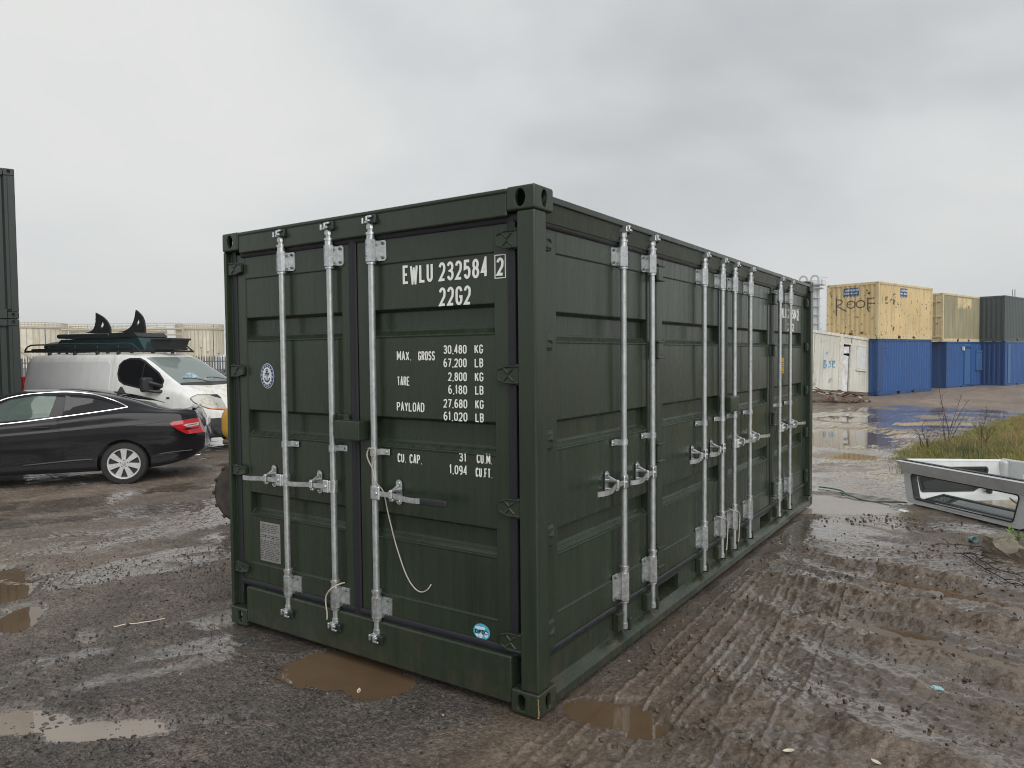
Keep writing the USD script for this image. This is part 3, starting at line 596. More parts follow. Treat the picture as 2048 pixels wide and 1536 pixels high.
# ---- rope hanging from the right door's bar, and short loops
rope_pts = [(-1.112, .0, 1.262), (-1.117, -.018, 1.22), (-1.098, -.022, 1.185), (-1.068, -.024, 1.14), (-1.05, -.026, 1.08), (-1.035, .012, 1.03), (-1.02, .02, .98), (-1.01, .025, .92), (-.985, .03, .82), (-.965, .036, .74), (-.93, .038, .65), (-.89, .04, .565), (-.84, .041, .505), (-.79, .041, .483), (-.745, .041, .497), (-.722, .044, .52), (-.718, .052, .534)]
part(rd, 'rope', [tube(smooth_pts(rope_pts, 90), .0036, 6), tube(smooth_pts([(-1.05, -.02, 1.262), (-1.045, -.026, 1.23), (-1.06, -.026, 1.19), (-1.07, -.026, 1.15)], 14), .0045, 6), tube(smooth_pts([(-1.115, -.01, 1.258), (-1.08, -.024, 1.262), (-1.048, -.018, 1.263)], 10), .0045, 6)], 'rope_fibre', 40)
part(lf, 'rope', tube(smooth_pts([(-1.37, .03, .44), (-1.40, -.024, .425), (-1.435, -.034, .395), (-1.46, -.034, .36), (-1.466, -.03, .30), (-1.463, -.028, .22)], 40), .0045, 6), 'rope_fibre', 40)

# ---- side doors (drawn as seen from outside, then turned on to the long side)
VS = .062
SD = [(.135, 1.535, .300, 1.450), (1.600, 2.965, 1.700, 2.870), (3.020, 4.410, 3.100, 4.330), (4.470, 5.925, 4.570, 5.750)]
side = []
for i, (u0, u1, p0, p1) in enumerate(SD):
    side.append(part(con, 'side_door', sidem(leaf_mesh(u0, u1, p0, p1, VS, .262, 2.428, .431, 2.293, ST)), G, 25, ['side door leaf nearest the corner', 'second side door leaf, left of the lock box', 'third side door leaf, right of the lock box', 'far side door leaf with lettering'][i]))
for a, b, r in (((.115, VS - .004, 2.434), (LEN - .115, VS - .004, 2.434), .026), ((.115, VS - .004, .256), (LEN - .115, VS - .004, .256), .022),
                ((1.548, VS - .002, .25), (1.548, VS - .002, 2.43), .022), ((2.993, VS - .002, .25), (2.993, VS - .002, 2.43), .028), ((4.44, VS - .002, .25), (4.44, VS - .002, 2.43), .028),
                ((.128, VS, .25), (.128, VS, 2.43), .014), ((5.935, VS, .25), (5.935, VS, 2.43), .014)):
    part(con, 'side_seal', sidem(half_round(a, b, r, .5)), 'gasket_wet', 40)
part(con, 'door_recess', sidem(bx(.11, LEN - .11, VS + .06, VS + .07, .22, 2.45)), 'dark_void')
SR = [(1.012, 0, -1), (1.437, 0, -1), (2.412, 1, -1), (2.832, 1, -1), (3.150, 2, 1), (3.600, 2, 1), (4.624, 3, 1), (5.048, 3, 1)]
for u, li, hs in SR:
    leaf, v = side[li], .022
    inner = u in (2.832, 3.150)
    rod(sidem, leaf, u, v, .130, 2.488, thin=.31)
    guide(sidem, leaf, u, v, 2.292, 2.408, -1, VS); guide(sidem, leaf, u, v, .302, .468, -1, VS)
    mid_clip(sidem, leaf, u, v, 1.252, -1, VS)
    cam(sidem, leaf, u, v, 2.484, 1, .040)
    handle(sidem, leaf, u, v, 1.020, hs, .44, VS)
    part(con, 'bar_keeper', sidem(cat([cbx(u - .085, u - .022, .020, .061, .128, .236, .004), cbx(u + .030, u + .052, -.002, .061, .108, .185, .003), cbx(u - .022, u + .03, .046, .061, .128, .236, .003)])), G, 30)
for u in (2.832, 3.150):
    li = 1 if u < 3 else 2
    part(side[li], 'rope', sidem(tube(smooth_pts([(u - .05, .05, .472), (u - .02, -.012, .45), (u + .028, -.016, .415), (u + .034, -.014, .36), (u + .028, -.012, .27), (u + .016, -.01, .19)], 30), .0042, 6)), 'rope_fibre', 40)
for z0, z1 in ((2.292, 2.392), (1.795, 1.890), (1.296, 1.400), (.805, .922), (.285, .440)):
    hinge(sidem, side[0], .120, .212, z0, z1, VS - .004, .040, False)
    hinge(sidem, side[3], 5.850, 5.945, z0, z1, VS - .004, .040, True)
for z0, z1 in ((2.262, 2.348), (1.755, 1.850), (1.072, 1.180), (.370, .490)):
    for uc, l2 in ((1.552, side[0]), (4.440, side[2])):
        part(l2, 'hinge', sidem(cat([rbx(uc - .020, uc + .062, .018, .058, z0, z1, .006, 8), cbx(uc - .03, uc + .08, .012, .058, z1 - .002, z1 + .010, .002), cbx(uc - .03, uc + .08, .012, .058, z0 - .010, z0 + .002, .002), cyl((uc - .012, .030, z0 - .012), (uc - .012, .030, z1 + .014), .014, 10)])), G, 30)
bxs = as_mf(rbx(2.905, 3.110, -.030, .052, 1.300, 1.425, .008, 8)) - as_mf(bx(2.913, 3.102, -.022, .06, 1.28, 1.417))
part(con, 'lock_box', sidem(as_tm(bxs)), G, 30)
def slet(name, s, a, b, z, h, t): letters(side[3], name, s, a, b, z, h, t, sidem, VS + .0045)
slet('side_serial', 'EWLU', 4.775, 5.065, 2.142, .104, .0138); slet('side_serial', '232584', 5.130, 5.505, 2.142, .104, .0138); slet('side_serial', '2', 5.555, 5.600, 2.142, .104, .0138)
fr3 = sbox(5.540, 2.130, 5.616, 2.258); part(side[3], 'check_digit_frame', sidem(extr(fr3.difference(fr3.buffer(-.004)), 'y', VS + .0033, VS + .0057)), 'white_lettering', False)
slet('side_serial', '22G2', 5.13, 5.385, 2.008, .085, .0138)
ys = part(side[3], 'warning_sticker', sidem(rbx(4.850, 4.955, VS + .0030, VS + .0055, 1.565, 1.725, .001, 6)), 'sticker_yellow', False)
part(ys, 'sticker_print', sidem(extr(unary_union([sbox(4.862, 1.580 + k * .024, 4.862 + w_, 1.590 + k * .024) for k, w_ in enumerate((.07, .05, .08, .06, .075, .04))]), 'y', VS + .0020, VS + .0028)), 'black_print', False)
# ------------------------------------------------------------------ ground
def geo(a, step, to, k=1.02, cap=60.0):
    out = [a]; s = step; sgn = 1 if to > a else -1
    while (out[-1] - to) * sgn < 0: out.append(out[-1] + sgn * s); s = min(s * (k if s < .22 else 1.12), cap)
    return np.array(out)
gx = np.unique(np.r_[geo(-6.0, .02, -1200)[::-1], np.arange(-6.0, -.25, .018), np.arange(-.25, 1.15, .0072), np.arange(1.15, 2.45, .0100), geo(2.45, .011, 1200, 1.04)].round(5))
gy = np.unique(np.r_[geo(-1.9, .02, -300, 1.12)[::-1], np.arange(-1.9, -.9, .014), np.arange(-.9, 4.6, .0105), np.arange(4.6, 8.0, .018), geo(8.0, .019, 1200, 1.022)].round(5))
GX, GY = np.meshgrid(gx, gy)
def nz2(x, y, s, seed=0, oct_=3): return meshkit.fbm(np.stack([x * s, y * s, np.full_like(x, 3.7 + seed)], -1), oct_, seed) - .5
def edge_x(y):      # where the grass verge starts, right of the track
    return np.interp(y, [6.5, 7.6, 8.9, 11.5, 12.9, 16.5, 25, 45], [2.6, 1.35, .62, .20, .46, 1.2, 2.35, 5.0])
def base_h(x, y):
    far = -.20 * sst(12, 28, y)
    left = -.08 * sst(-3.2, -8, x) * sst(-3, 2, y)
    verge = .13 * sst(0, 1.1, x - edge_x(y)) * sst(6.8, 8.4, y) * (1 - sst(23, 27, y))
    mound = .30 * np.exp(-(((x + 5.2) / 1.5) ** 2 + ((y - 29.6) / 1.3) ** 2))
    return far + left + verge + mound
near = lambda x, y: 1 - sst(14, 40, np.hypot(x - 1.8, y + 2.9))
PUD = [  # (centre x, y, semi-axes, turn in degrees, depth, name)
    (-1.30, -.13, .33, .25, 25, .045), (-.98, -.17, .20, .20, 0, .034), (.26, .27, .24, .19, 35, .040), (.46, .20, .14, .10, 60, .03),
    (.24, 6.25, .66, .60, 30, .055), (-.5, 10.9, .8, .65, 30, .06), (-1.0, 13.9, 1.2, 2.6, 8, .06), (-1.9, 20.0, 1.4, 1.9, 12, .06),
    (-.5, 24.9, 2.2, .75, 20, .06), (1.3, 27.6, 1.9, .45, 12, .055), (.6, 18.4, 1.5, .8, 30, .05),
    (-4.75, -.52, .75, .26, -30, .055), (-3.80, -.72, .34, .15, -30, .05), (-3.05, -.62, .20, .10, -20, .03),
    (-1.74, -1.20, .42, .13, 38, .030), (-2.15, -1.38, .40, .14, 30, .028), (-1.35, -.80, .30, .09, 40, .02),
    (1.18, .78, .13, .08, -20, .025), (1.62, 1.42, .16, .09, -20, .022), (1.62, 3.25, .30, .10, -14, .022), (1.05, 2.95, .22, .08, -20, .02), (1.0, 4.6, .25, .14, -20, .022),
    (-9.2, 5.0, .6, .45, 20, .02),
]
def pud_field(x, y):
    """how far below the surroundings the puddles dip (m)"""
    wx, wy = nz2(x, y, 2.2, 11, 4), nz2(x, y, 2.2, 12, 4)
    out = np.zeros_like(x)
    for cx, cy, a, b, tdeg, dep in PUD:
        R = max(a, b) * 1.9
        m = (np.abs(x - cx) < R) & (np.abs(y - cy) < R)
        if not m.any(): continue
        s = min(a, b); t = math.radians(tdeg)
        dx, dy = x[m] - cx + wx[m] * s * 1.1, y[m] - cy + wy[m] * s * 1.1
        u = (dx * math.cos(t) + dy * math.sin(t)) / a; v = (-dx * math.sin(t) + dy * math.cos(t)) / b
        out[m] = np.maximum(out[m], dep * np.clip(1.35 - np.hypot(u, v) ** 2, 0, 1.0))
    return out
def mud_mask(x, y):
    return np.clip(sst(-.35, .35, x + .9 * nz2(x, y, 1.3, 5) + .30 * sst(.5, -1.2, y)) + sst(6.2, 7.5, y), 0, 1)
def detail_h(x, y):
    mud = mud_mask(x, y); nr = near(x, y)
    h = .050 * nz2(x, y, .35, 1, 3) + .030 * nz2(x, y, 1.3, 2, 3)
    # gravel side: loose planings
    g = .040 * nz2(x, y, 8, 20, 4) + .030 * nz2(x, y, 30, 21, 2) + .014 * nz2(x, y, 64, 23, 1)
    a, b = x * .40 + y * .92, x * .92 - y * .40          # furrows along the drive
    g += .022 * nz2(a * .9, b * 7, 1.0, 22, 3)
    # mud side: churned, with wheel ruts running across and tread prints along the box
    rough = sst(.15, .9, x - .2) * (1 - .75 * sst(4.3, 5.2, y)) + .6 * sst(6.5, 9, y)
    m = .048 * nz2(x, y, 7, 30, 4) * (0.3 + rough) + .034 * nz2(x, y, 24, 31, 3) * (.3 + rough) + .010 * nz2(x, y, 60, 33, 2)
    d = y + .26 * (x - .2) + .16 * nz2(x, y, 1.5, 32, 3)
    lump = .55 + 1.7 * np.clip(nz2(x, y, 10, 34, 4) + .18, 0, 1)
    for dd, amp, w in ((3.92, .040, .10), (3.45, .018, .07), (3.02, .042, .10), (2.72, .020, .06), (2.18, .040, .11), (1.72, .022, .08), (.95, .030, .10), (.45, .018, .08), (-.2, .018, .09)):
        m += 1.9 * amp * lump * np.exp(-((d - dd) / w) ** 2) * sst(.0, .6, x - (.06 if dd > 2 else .45)) * (1 - sst(2.6, 3.4, x))
    for dd in (3.65, 2.48, 1.40):
        m -= .042 * np.exp(-((d - dd) / .17) ** 2) * sst(.2, .8, x)
    # chevron lugs pressed where the tyres turned in
    ph = (x * 26 + np.abs(((d * 3.0) % 1.0) - .5) * 6)
    m += .010 * np.clip(np.sin(ph), -.3, 1) * sst(.05, .2, x) * (1 - sst(.9, 1.4, x)) * (np.exp(-((d - 3.6) / .35) ** 2) + np.exp(-((d - 2.35) / .30) ** 2))
    zig = .016 * np.abs(((y * 7.0) % 1.0) - .5) + .05 * nz2(x, y, 1.1, 40, 2)
    xt = x + .045 * (y - .8) + zig
    for xc in (.05, .12, .20, .295, .355, .46, .52, .565, .635, .70, .80, .93, 1.0):
        ok = np.clip(nz2(x * .6 + xc * 31, y, 1.5, 41, 2) * 5 + .75, 0, 1)
        m += .019 * ok * np.exp(-((xt - xc) / .0095) ** 2) * sst(-.7, -.2, y) * (1 - sst(2.6, 3.6, y)) * (1 - .4 * sst(.0, .2, np.sin(y * 38 + xc * 40)))
    grass = sst(-.1, .4, x - edge_x(y)) * sst(6.8, 8.0, y)
    h = h + (g * (1 - mud) + m * mud) * (.25 + .75 * nr) + grass * .05 * nz2(x, y, 4, 50, 3)
    pad = sst(.25, .0, np.maximum(np.maximum(-WID - x, x), np.maximum(-y, y - LEN)))  # settled flat beneath the box
    h = h * (1 - pad) - .012 * pad
    return h
HB = base_h(GX, GY)
PF = pud_field(GX, GY)
HD = detail_h(GX, GY)
SA, SB = GX * .40 + GY * .92, GX * .92 - GY * .40
SHEEN = np.maximum(sst(.0, .09, nz2(SA * .55, SB * 1.7, 1.0, 65, 4)) * (GX < 1), sst(-.03, .07, nz2(GX * .9, GY * 2.0, 1.0, 66, 4)) * sst(.1, .5, GX))
SHEEN *= .35 + .65 * np.clip(.5 + 4 * nz2(GX, GY, 5.0, 67, 3), 0, 1)
SHEEN *= 1 - .85 * sst(13, 26, np.hypot(GX + 1, GY - 2))
HD = HD * (1 - .55 * SHEEN)
soft = np.clip(PF / .02, 0, 1)
H = HB + HD * (1 - .45 * soft) - PF
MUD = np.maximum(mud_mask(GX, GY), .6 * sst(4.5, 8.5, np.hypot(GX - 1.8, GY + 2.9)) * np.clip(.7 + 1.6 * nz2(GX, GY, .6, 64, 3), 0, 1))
GR = sst(-.15, .5, GX - edge_x(GY) + .8 * nz2(GX, GY, 1.6, 60)) * sst(6.9, 8.0, GY + .8 * nz2(GX, GY, 1.5, 61)) * (1 - sst(25, 28, GY))
GR = np.maximum(GR, .55 * sst(.05, .2, nz2(GX, GY, 2.0, 62)) * sst(1.0, 1.3, GX) * sst(4.5, 4.9, GY) * (1 - sst(5.6, 6.2, GY)))
low = np.clip(.5 - HD * 22 + 1.2 * nz2(GX, GY, .9, 63, 3), 0, 1)
WET = np.clip(low * .7 + soft * .6 + .34 * (MUD - .2) + .95 * SHEEN - .10, 0, 1) * (1 - .85 * sst(26.5, 29, GY))
def grid_faces(ny, nx, keep=None):
    i = np.arange(ny * nx).reshape(ny, nx); a, b, c, d = i[:-1, :-1].ravel(), i[:-1, 1:].ravel(), i[1:, 1:].ravel(), i[1:, :-1].ravel()
    if keep is not None:
        k = keep.ravel(); a, b, c, d = a[k], b[k], c[k], d[k]
    return np.vstack([np.c_[a, b, c], np.c_[a, c, d]])
def primvar(path, name, arr):
    UsdGeom.PrimvarsAPI(stage.GetPrimAtPath(path)).CreatePrimvar(name, Sdf.ValueTypeNames.Color3fArray, 'vertex').Set(Vt.Vec3fArray.FromNumpy(np.asarray(arr, np.float32)))
GV = np.c_[GX.ravel(), GY.ravel(), H.ravel()]
usdkit.material(stage, L + 'ground_look', {
    'at': ('attribute', {'attribute': 'soil'}), 'se': ('separate_color', {'color_type': 'rgb'}),
    'g': ('geometry', {}),
    'n1': ('noise_texture', {'scale': 2.3, 'detail': 6.0, 'roughness': 0.6}), 'n2': ('noise_texture', {'scale': 38.0, 'detail': 5.0, 'roughness': 0.7}), 'n3': ('noise_texture', {'scale': 130.0, 'detail': 3.0}),
    'vo': ('voronoi_texture', {'scale': 85.0}), 'vr': ('map_range', {'from_min': 0.80, 'from_max': 0.97, 'to_min': 0.0, 'to_max': 1.0, 'clamp': True}), 'vs': ('separate_color', {'color_type': 'rgb'}),
    'cg': ('rgb_ramp', {'ramp': [(0.25, (0.050, 0.045, 0.042)), (0.5, (0.105, 0.090, 0.079)), (0.75, (0.180, 0.143, 0.113))]}),
    'cm': ('rgb_ramp', {'ramp': [(0.25, (0.074, 0.053, 0.038)), (0.55, (0.138, 0.104, 0.077)), (0.8, (0.215, 0.172, 0.133))]}),
    'cv': ('rgb_ramp', {'ramp': [(0.3, (0.045, 0.038, 0.014)), (0.55, (0.085, 0.080, 0.022)), (0.8, (0.13, 0.095, 0.045))]}),
    'm1': ('mix', {}), 'm2': ('mix', {}), 'as': ('attribute', {'attribute': 'pale_sheen'}), 'ss': ('separate_color', {'color_type': 'rgb'}), 'm3': ('mix', {}), 'cs': ('rgb_ramp', {'ramp': [(0.3, (0.20, 0.145, 0.105)), (0.7, (0.34, 0.28, 0.23))]}),  # cs: paler ground tone, on far mud painted in for reflected sky
    'fm': ('rgb_ramp', {'ramp': [(0.3, (0.45, 0.44, 0.43)), (0.52, (1.0, 1.0, 1.0)), (0.72, (1.45, 1.42, 1.38))]}), 'mf': ('mix', {'mix_type': 'multiply', 'fac': 1.0}),
    'ms': ('mix', {'color2': (0.22, 0.19, 0.16)}), 'msf': ('math', {'math_type': 'multiply', 'value2': 0.30}),
    'wd': ('map_range', {'from_min': 0.0, 'from_max': 1.0, 'to_min': 1.05, 'to_max': 0.72, 'clamp': True}), 'mw': ('mix', {'mix_type': 'multiply', 'fac': 1.0}), 'cw': ('combine_color', {'color_type': 'rgb'}),
    'wn': ('math', {'math_type': 'multiply_add', 'value2': 0.55, 'value3': -0.27}), 'wa': ('math', {'math_type': 'add', 'use_clamp': True}),
    'rr': ('map_range', {'from_min': 0.15, 'from_max': 0.85, 'to_min': 0.55, 'to_max': 0.16, 'clamp': True}),
    'bp': ('bump', {'strength': 0.9, 'distance': 0.012}), 'bh': ('math', {'math_type': 'multiply_add', 'value2': 0.9}), 'pb': ('voronoi_texture', {'scale': 80.0, 'randomness': 1.0}), 'pm': ('map_range', {'from_min': 0.0, 'from_max': 0.6, 'to_min': 1.0, 'to_max': 0.0, 'clamp': True}), 'nr': ('math', {'math_type': 'multiply_add', 'value2': -0.7, 'value3': 1.0}), 'pq': ('math', {'math_type': 'multiply'}), 'pa': ('math', {'math_type': 'add'}), 'vd': ('separate_color', {'color_type': 'rgb'}), 'vdm': ('map_range', {'from_min': 0.0, 'from_max': 1.0, 'to_min': 0.55, 'to_max': 1.35, 'clamp': True}), 'vcc': ('combine_color', {'color_type': 'rgb'}), 'mp2': ('mix', {'mix_type': 'multiply'}), 'ngr': ('math', {'math_type': 'subtract', 'value1': 1.0}),
    'cw2': ('map_range', {'from_min': 0.36, 'from_max': 0.60, 'to_min': 0.0, 'to_max': 1.0, 'clamp': True}), 'n5': ('noise_texture', {'scale': 24.0, 'detail': 3.0}), 'bp2': ('bump', {'strength': 0.14, 'distance': 0.003}), 'bst': ('map_range', {'from_min': 0.2, 'from_max': 0.9, 'to_min': 0.9, 'to_max': 0.25, 'clamp': True}), 'mst': ('math', {'math_type': 'multiply_add', 'value2': -0.55, 'value3': 1.0}), 'bsm': ('math', {'math_type': 'multiply'}),
    'p': ('principled_bsdf', {'specular_ior_level': 0.5, 'coat_roughness': 0.07, 'coat_ior': 1.36}),
}, [('wa.value', 'cw2.value'), ('wa.value', 'bst.value'), ('se.r', 'mst.value1'), ('bst.result', 'bsm.value1'), ('mst.value', 'bsm.value2'), ('bsm.value', 'bp.strength'), ('cw2.result', 'p.coat_weight'), ('g.position', 'n5.vector'), ('n5.fac', 'bp2.height'), ('bp2.normal', 'p.coat_normal'), ('at.color', 'se.color'), ('g.position', 'n1.vector'), ('g.position', 'n2.vector'), ('g.position', 'n3.vector'), ('g.position', 'vo.vector'),
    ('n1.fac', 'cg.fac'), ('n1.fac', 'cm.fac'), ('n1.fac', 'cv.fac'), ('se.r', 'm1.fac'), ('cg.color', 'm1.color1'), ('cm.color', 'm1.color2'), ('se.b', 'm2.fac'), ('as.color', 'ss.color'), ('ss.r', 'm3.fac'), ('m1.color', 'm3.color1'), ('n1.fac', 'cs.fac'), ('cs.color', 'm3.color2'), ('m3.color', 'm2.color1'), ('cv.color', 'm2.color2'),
    ('n2.fac', 'fm.fac'), ('m2.color', 'mf.color1'), ('fm.color', 'mf.color2'),
    ('vo.color', 'vs.color'), ('vs.r', 'vr.value'), ('vr.result', 'msf.value1'), ('msf.value', 'ms.fac'), ('mf.color', 'ms.color1'),
    ('n1.fac', 'wn.value1'), ('se.g', 'wa.value1'), ('wn.value', 'wa.value2'), ('wa.value', 'rr.value'), ('rr.result', 'p.roughness'),
    ('se.g', 'wd.value'), ('wd.result', 'cw.r'), ('wd.result', 'cw.g'), ('wd.result', 'cw.b'), ('ms.color', 'mw.color1'), ('cw.color', 'mw.color2'),
    ('n2.fac', 'bh.value1'), ('n3.fac', 'bh.value3'), ('g.position', 'pb.vector'), ('pb.distance', 'pm.value'), ('se.r', 'nr.value1'), ('pm.result', 'pq.value1'), ('nr.value', 'pq.value2'), ('pq.value', 'pa.value1'), ('bh.value', 'pa.value2'), ('pa.value', 'bp.height'), ('pb.color', 'vd.color'), ('vd.g', 'vdm.value'), ('vdm.result', 'vcc.r'), ('vdm.result', 'vcc.g'), ('vdm.result', 'vcc.b'), ('nr.value', 'mp2.fac'), ('mw.color', 'mp2.color1'), ('vcc.color', 'mp2.color2'), ('mp2.color', 'p.base_color'), ('bp.normal', 'p.normal')], surface='p.BSDF')
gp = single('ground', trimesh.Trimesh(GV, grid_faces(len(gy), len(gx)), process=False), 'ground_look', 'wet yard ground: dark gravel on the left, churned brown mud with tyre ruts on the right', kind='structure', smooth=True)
PALE_SHEEN = np.clip(np.where(GX < -1, .55 * sst(4.2, 7.5, np.hypot(GX - 1.8, GY + 2.9)), .85 * sst(5.8, 9.5, GY)) * np.clip(.8 + 2.2 * nz2(GX, GY, .8, 68, 4), .2, 1), 0, 1)  # far mud and left ground paler; the far part paints in grazing sky reflection
primvar(gp, 'pale_sheen', np.c_[PALE_SHEEN.ravel(), PALE_SHEEN.ravel(), PALE_SHEEN.ravel()])
primvar(gp, 'soil', np.c_[MUD.ravel(), WET.ravel(), GR.ravel()])

from scipy.interpolate import RegularGridInterpolator
_gi = RegularGridInterpolator((gy, gx), H, bounds_error=False, fill_value=0.0)
def ground_z(x, y): return float(_gi((y, x)))
def ground_zs(x, y): return _gi(np.stack([y, x], -1))

# ------------------------------------------------------------------ puddles: level water sheets cut to where the ground dips below them
for wname, wa_, wb_ in (('muddy_water', (0.095, 0.061, 0.034), (0.135, 0.092, 0.055)), ('silty_water', (0.21, 0.17, 0.14), (0.29, 0.245, 0.205))): usdkit.material(stage, L + wname, {
    'g': ('geometry', {}), 'n': ('noise_texture', {'scale': 1.6, 'detail': 3.0}), 'cr': ('rgb_ramp', {'ramp': [(0.3, wa_), (0.7, wb_)]}),
    'n2': ('noise_texture', {'scale': 9.0, 'detail': 2.0}), 'bp': ('bump', {'strength': 0.12, 'distance': 0.004}),
    'p': ('principled_bsdf', {'roughness': 0.025, 'ior': 1.33, 'specular_ior_level': 0.5}),
}, [('g.position', 'n.vector'), ('n.fac', 'cr.fac'), ('cr.color', 'p.base_color'), ('g.position', 'n2.vector'), ('n2.fac', 'bp.height'), ('bp.normal', 'p.normal')], surface='p.BSDF')
def puddle(x0, x1, y0, y1, step, level, name, mt='muddy_water'):
    xs_, ys_ = np.arange(x0, x1, step), np.arange(y0, y1, step)
    X2, Y2 = np.meshgrid(xs_, ys_)
    hg = ground_zs(X2, Y2)
    zc = base_h(np.array([(x0 + x1) / 2]), np.array([(y0 + y1) / 2]))[0]
    z = base_h(X2, Y2) * .0 + zc + level if abs(x1 - x0) < 3 else base_h(X2, Y2) + level
    wet = hg < z + .012
    k = wet[:-1, :-1] | wet[1:, :-1] | wet[:-1, 1:] | wet[1:, 1:]
    if not k.any(): return
    m = trimesh.Trimesh(np.c_[X2.ravel(), Y2.ravel(), np.broadcast_to(z, X2.shape).ravel()], grid_faces(*X2.shape, keep=k), process=False)
    m.remove_unreferenced_vertices()
    single('puddle', m, mt, name, kind='structure', smooth=True)
puddle(-1.95, -.60, -.62, .30, .03, -.020, 'brown puddle against the door end of the green container')
puddle(-.12, .80, -.15, .66, .03, -.018, 'brown puddle beside the nearest corner of the green container')
puddle(-.7, 1.15, 5.2, 7.4, .04, -.024, 'pale puddle behind the far end of the green container', 'silty_water')
puddle(-4.5, 3.8, 9.4, 30.5, .09, -.046, 'wide shallow flood water in front of the blue containers')
puddle(-6.2, -2.7, -1.3, .1, .03, -.030, 'muddy puddles at the left edge of the yard')
puddle(-2.8, -.9, -1.7, -.45, .03, -.022, 'thin streak of pale silty water in the gravel at bottom left', 'silty_water')
puddle(.75, 2.3, -.4, 5.1, .02, -.034, 'small water patches standing in the ruts at right')
puddle(-10.3, -8.2, 4.0, 6.0, .05, -.014, 'shallow puddle between the coupe and the van')
# ------------------------------------------------------------------ loose stones and clods
def scatter(name, protos, mats, pts, scales, label, tilt=True, seed=1):
    r = np.random.default_rng(seed); pth = numbered('/World', name)
    pi = UsdGeom.PointInstancer.Define(stage, pth); n = len(pts)
    rel = pi.CreatePrototypesRel()
    for k, (m, mt) in enumerate(zip(protos, mats)):
        pp = f'{pth}/piece_{k + 1:03d}'; usdkit.mesh(stage, pp, m, L + mt, smooth=25); rel.AddTarget(pp)
    pi.CreateProtoIndicesAttr(Vt.IntArray.FromNumpy(r.integers(0, len(protos), n).astype(np.int32)))
    pi.CreatePositionsAttr(Vt.Vec3fArray.FromNumpy(np.asarray(pts, np.float32)))
    pi.CreateScalesAttr(Vt.Vec3fArray.FromNumpy(np.repeat(np.asarray(scales, np.float32)[:, None], 3, 1) if np.ndim(scales) == 1 else np.asarray(scales, np.float32)))
    q = []
    for _ in range(n):
        a = r.uniform(0, 2 * np.pi); qz = Gf.Rotation(Gf.Vec3d(0, 0, 1), math.degrees(a))
        if tilt: qz = Gf.Rotation(Gf.Vec3d(*r.normal(size=3)), r.uniform(0, 180))
        qq = qz.GetQuat(); im = qq.GetImaginary(); q.append(Gf.Quath(float(qq.GetReal()), float(im[0]), float(im[1]), float(im[2])))
    pi.CreateOrientationsAttr(Vt.QuathArray(q))
    tag(pi.GetPrim(), label, None, None, 'stuff')
def stone(seed):
    r = np.random.default_rng(seed); q = r.normal(size=(14, 3)); q *= (r.uniform(.75, 1.0, 14) / np.linalg.norm(q, axis=1))[:, None]; return as_tm(m3.Manifold.hull_points((q * [1, .8, .62]).astype(np.float32)))
mat('stone_dark', (0.040, 0.037, 0.035), 0.42, var=0.4, scale=3)
mat('stone_brown', (0.085, 0.062, 0.045), 0.5, var=0.4, scale=3)
mat('stone_pale', (0.26, 0.22, 0.18), 0.6, var=0.3, scale=3)
def stones(n, x0, x1, y0, y1, smin, smax, seed, dens):
    r = np.random.default_rng(seed); x, y = r.uniform(x0, x1, n), r.uniform(y0, y1, n)
    keep = r.uniform(size=n) < dens(x, y); keep &= ~((x > -WID - .02) & (x < .02) & (y > -.02) & (y < LEN + .02)); x, y = x[keep], y[keep]
    s = smin * (smax / smin) ** (r.uniform(size=len(x)) ** 2.2)
    return np.c_[x, y, ground_zs(x, y) + s * .22], s
p1, s1 = stones(60000, -5.8, .3, -1.75, 3.2, .0045, .017, 1, lambda x, y: np.clip(.30 + 1.6 * nz2(x, y, 1.4, 70, 3), .03, 1) * (1 - mud_mask(x, y)) * np.clip(1.2 - np.hypot(x - 1, y + 2) / 8, .1, 1))
scatter('gravel', [stone(k) for k in range(6)], ['stone_dark'] * 4 + ['stone_brown', 'stone_brown'], p1, s1, 'loose dark road planings scattered over the left half of the yard', seed=3)
p2, s2 = stones(16000, .05, 2.8, -.9, 6.0, .004, .030, 2, lambda x, y: np.clip(.25 + 2.0 * nz2(x, y, 3.0, 71, 3), .02, 1))
scatter('mud_clods', [stone(20 + k) for k in range(6)], ['stone_brown'] * 6, p2, s2 * .8, 'small clods and grit lying on the rutted mud', seed=4)
p3, s3 = stones(1100, -5.0, 2.6, -1.6, 6.0, .004, .014, 5, lambda x, y: np.full_like(x, .6))
scatter('pale_chips', [stone(40 + k) for k in range(4)], ['stone_pale'] * 4, p3, s3, 'scattered pale stone chips on the wet ground', seed=6)
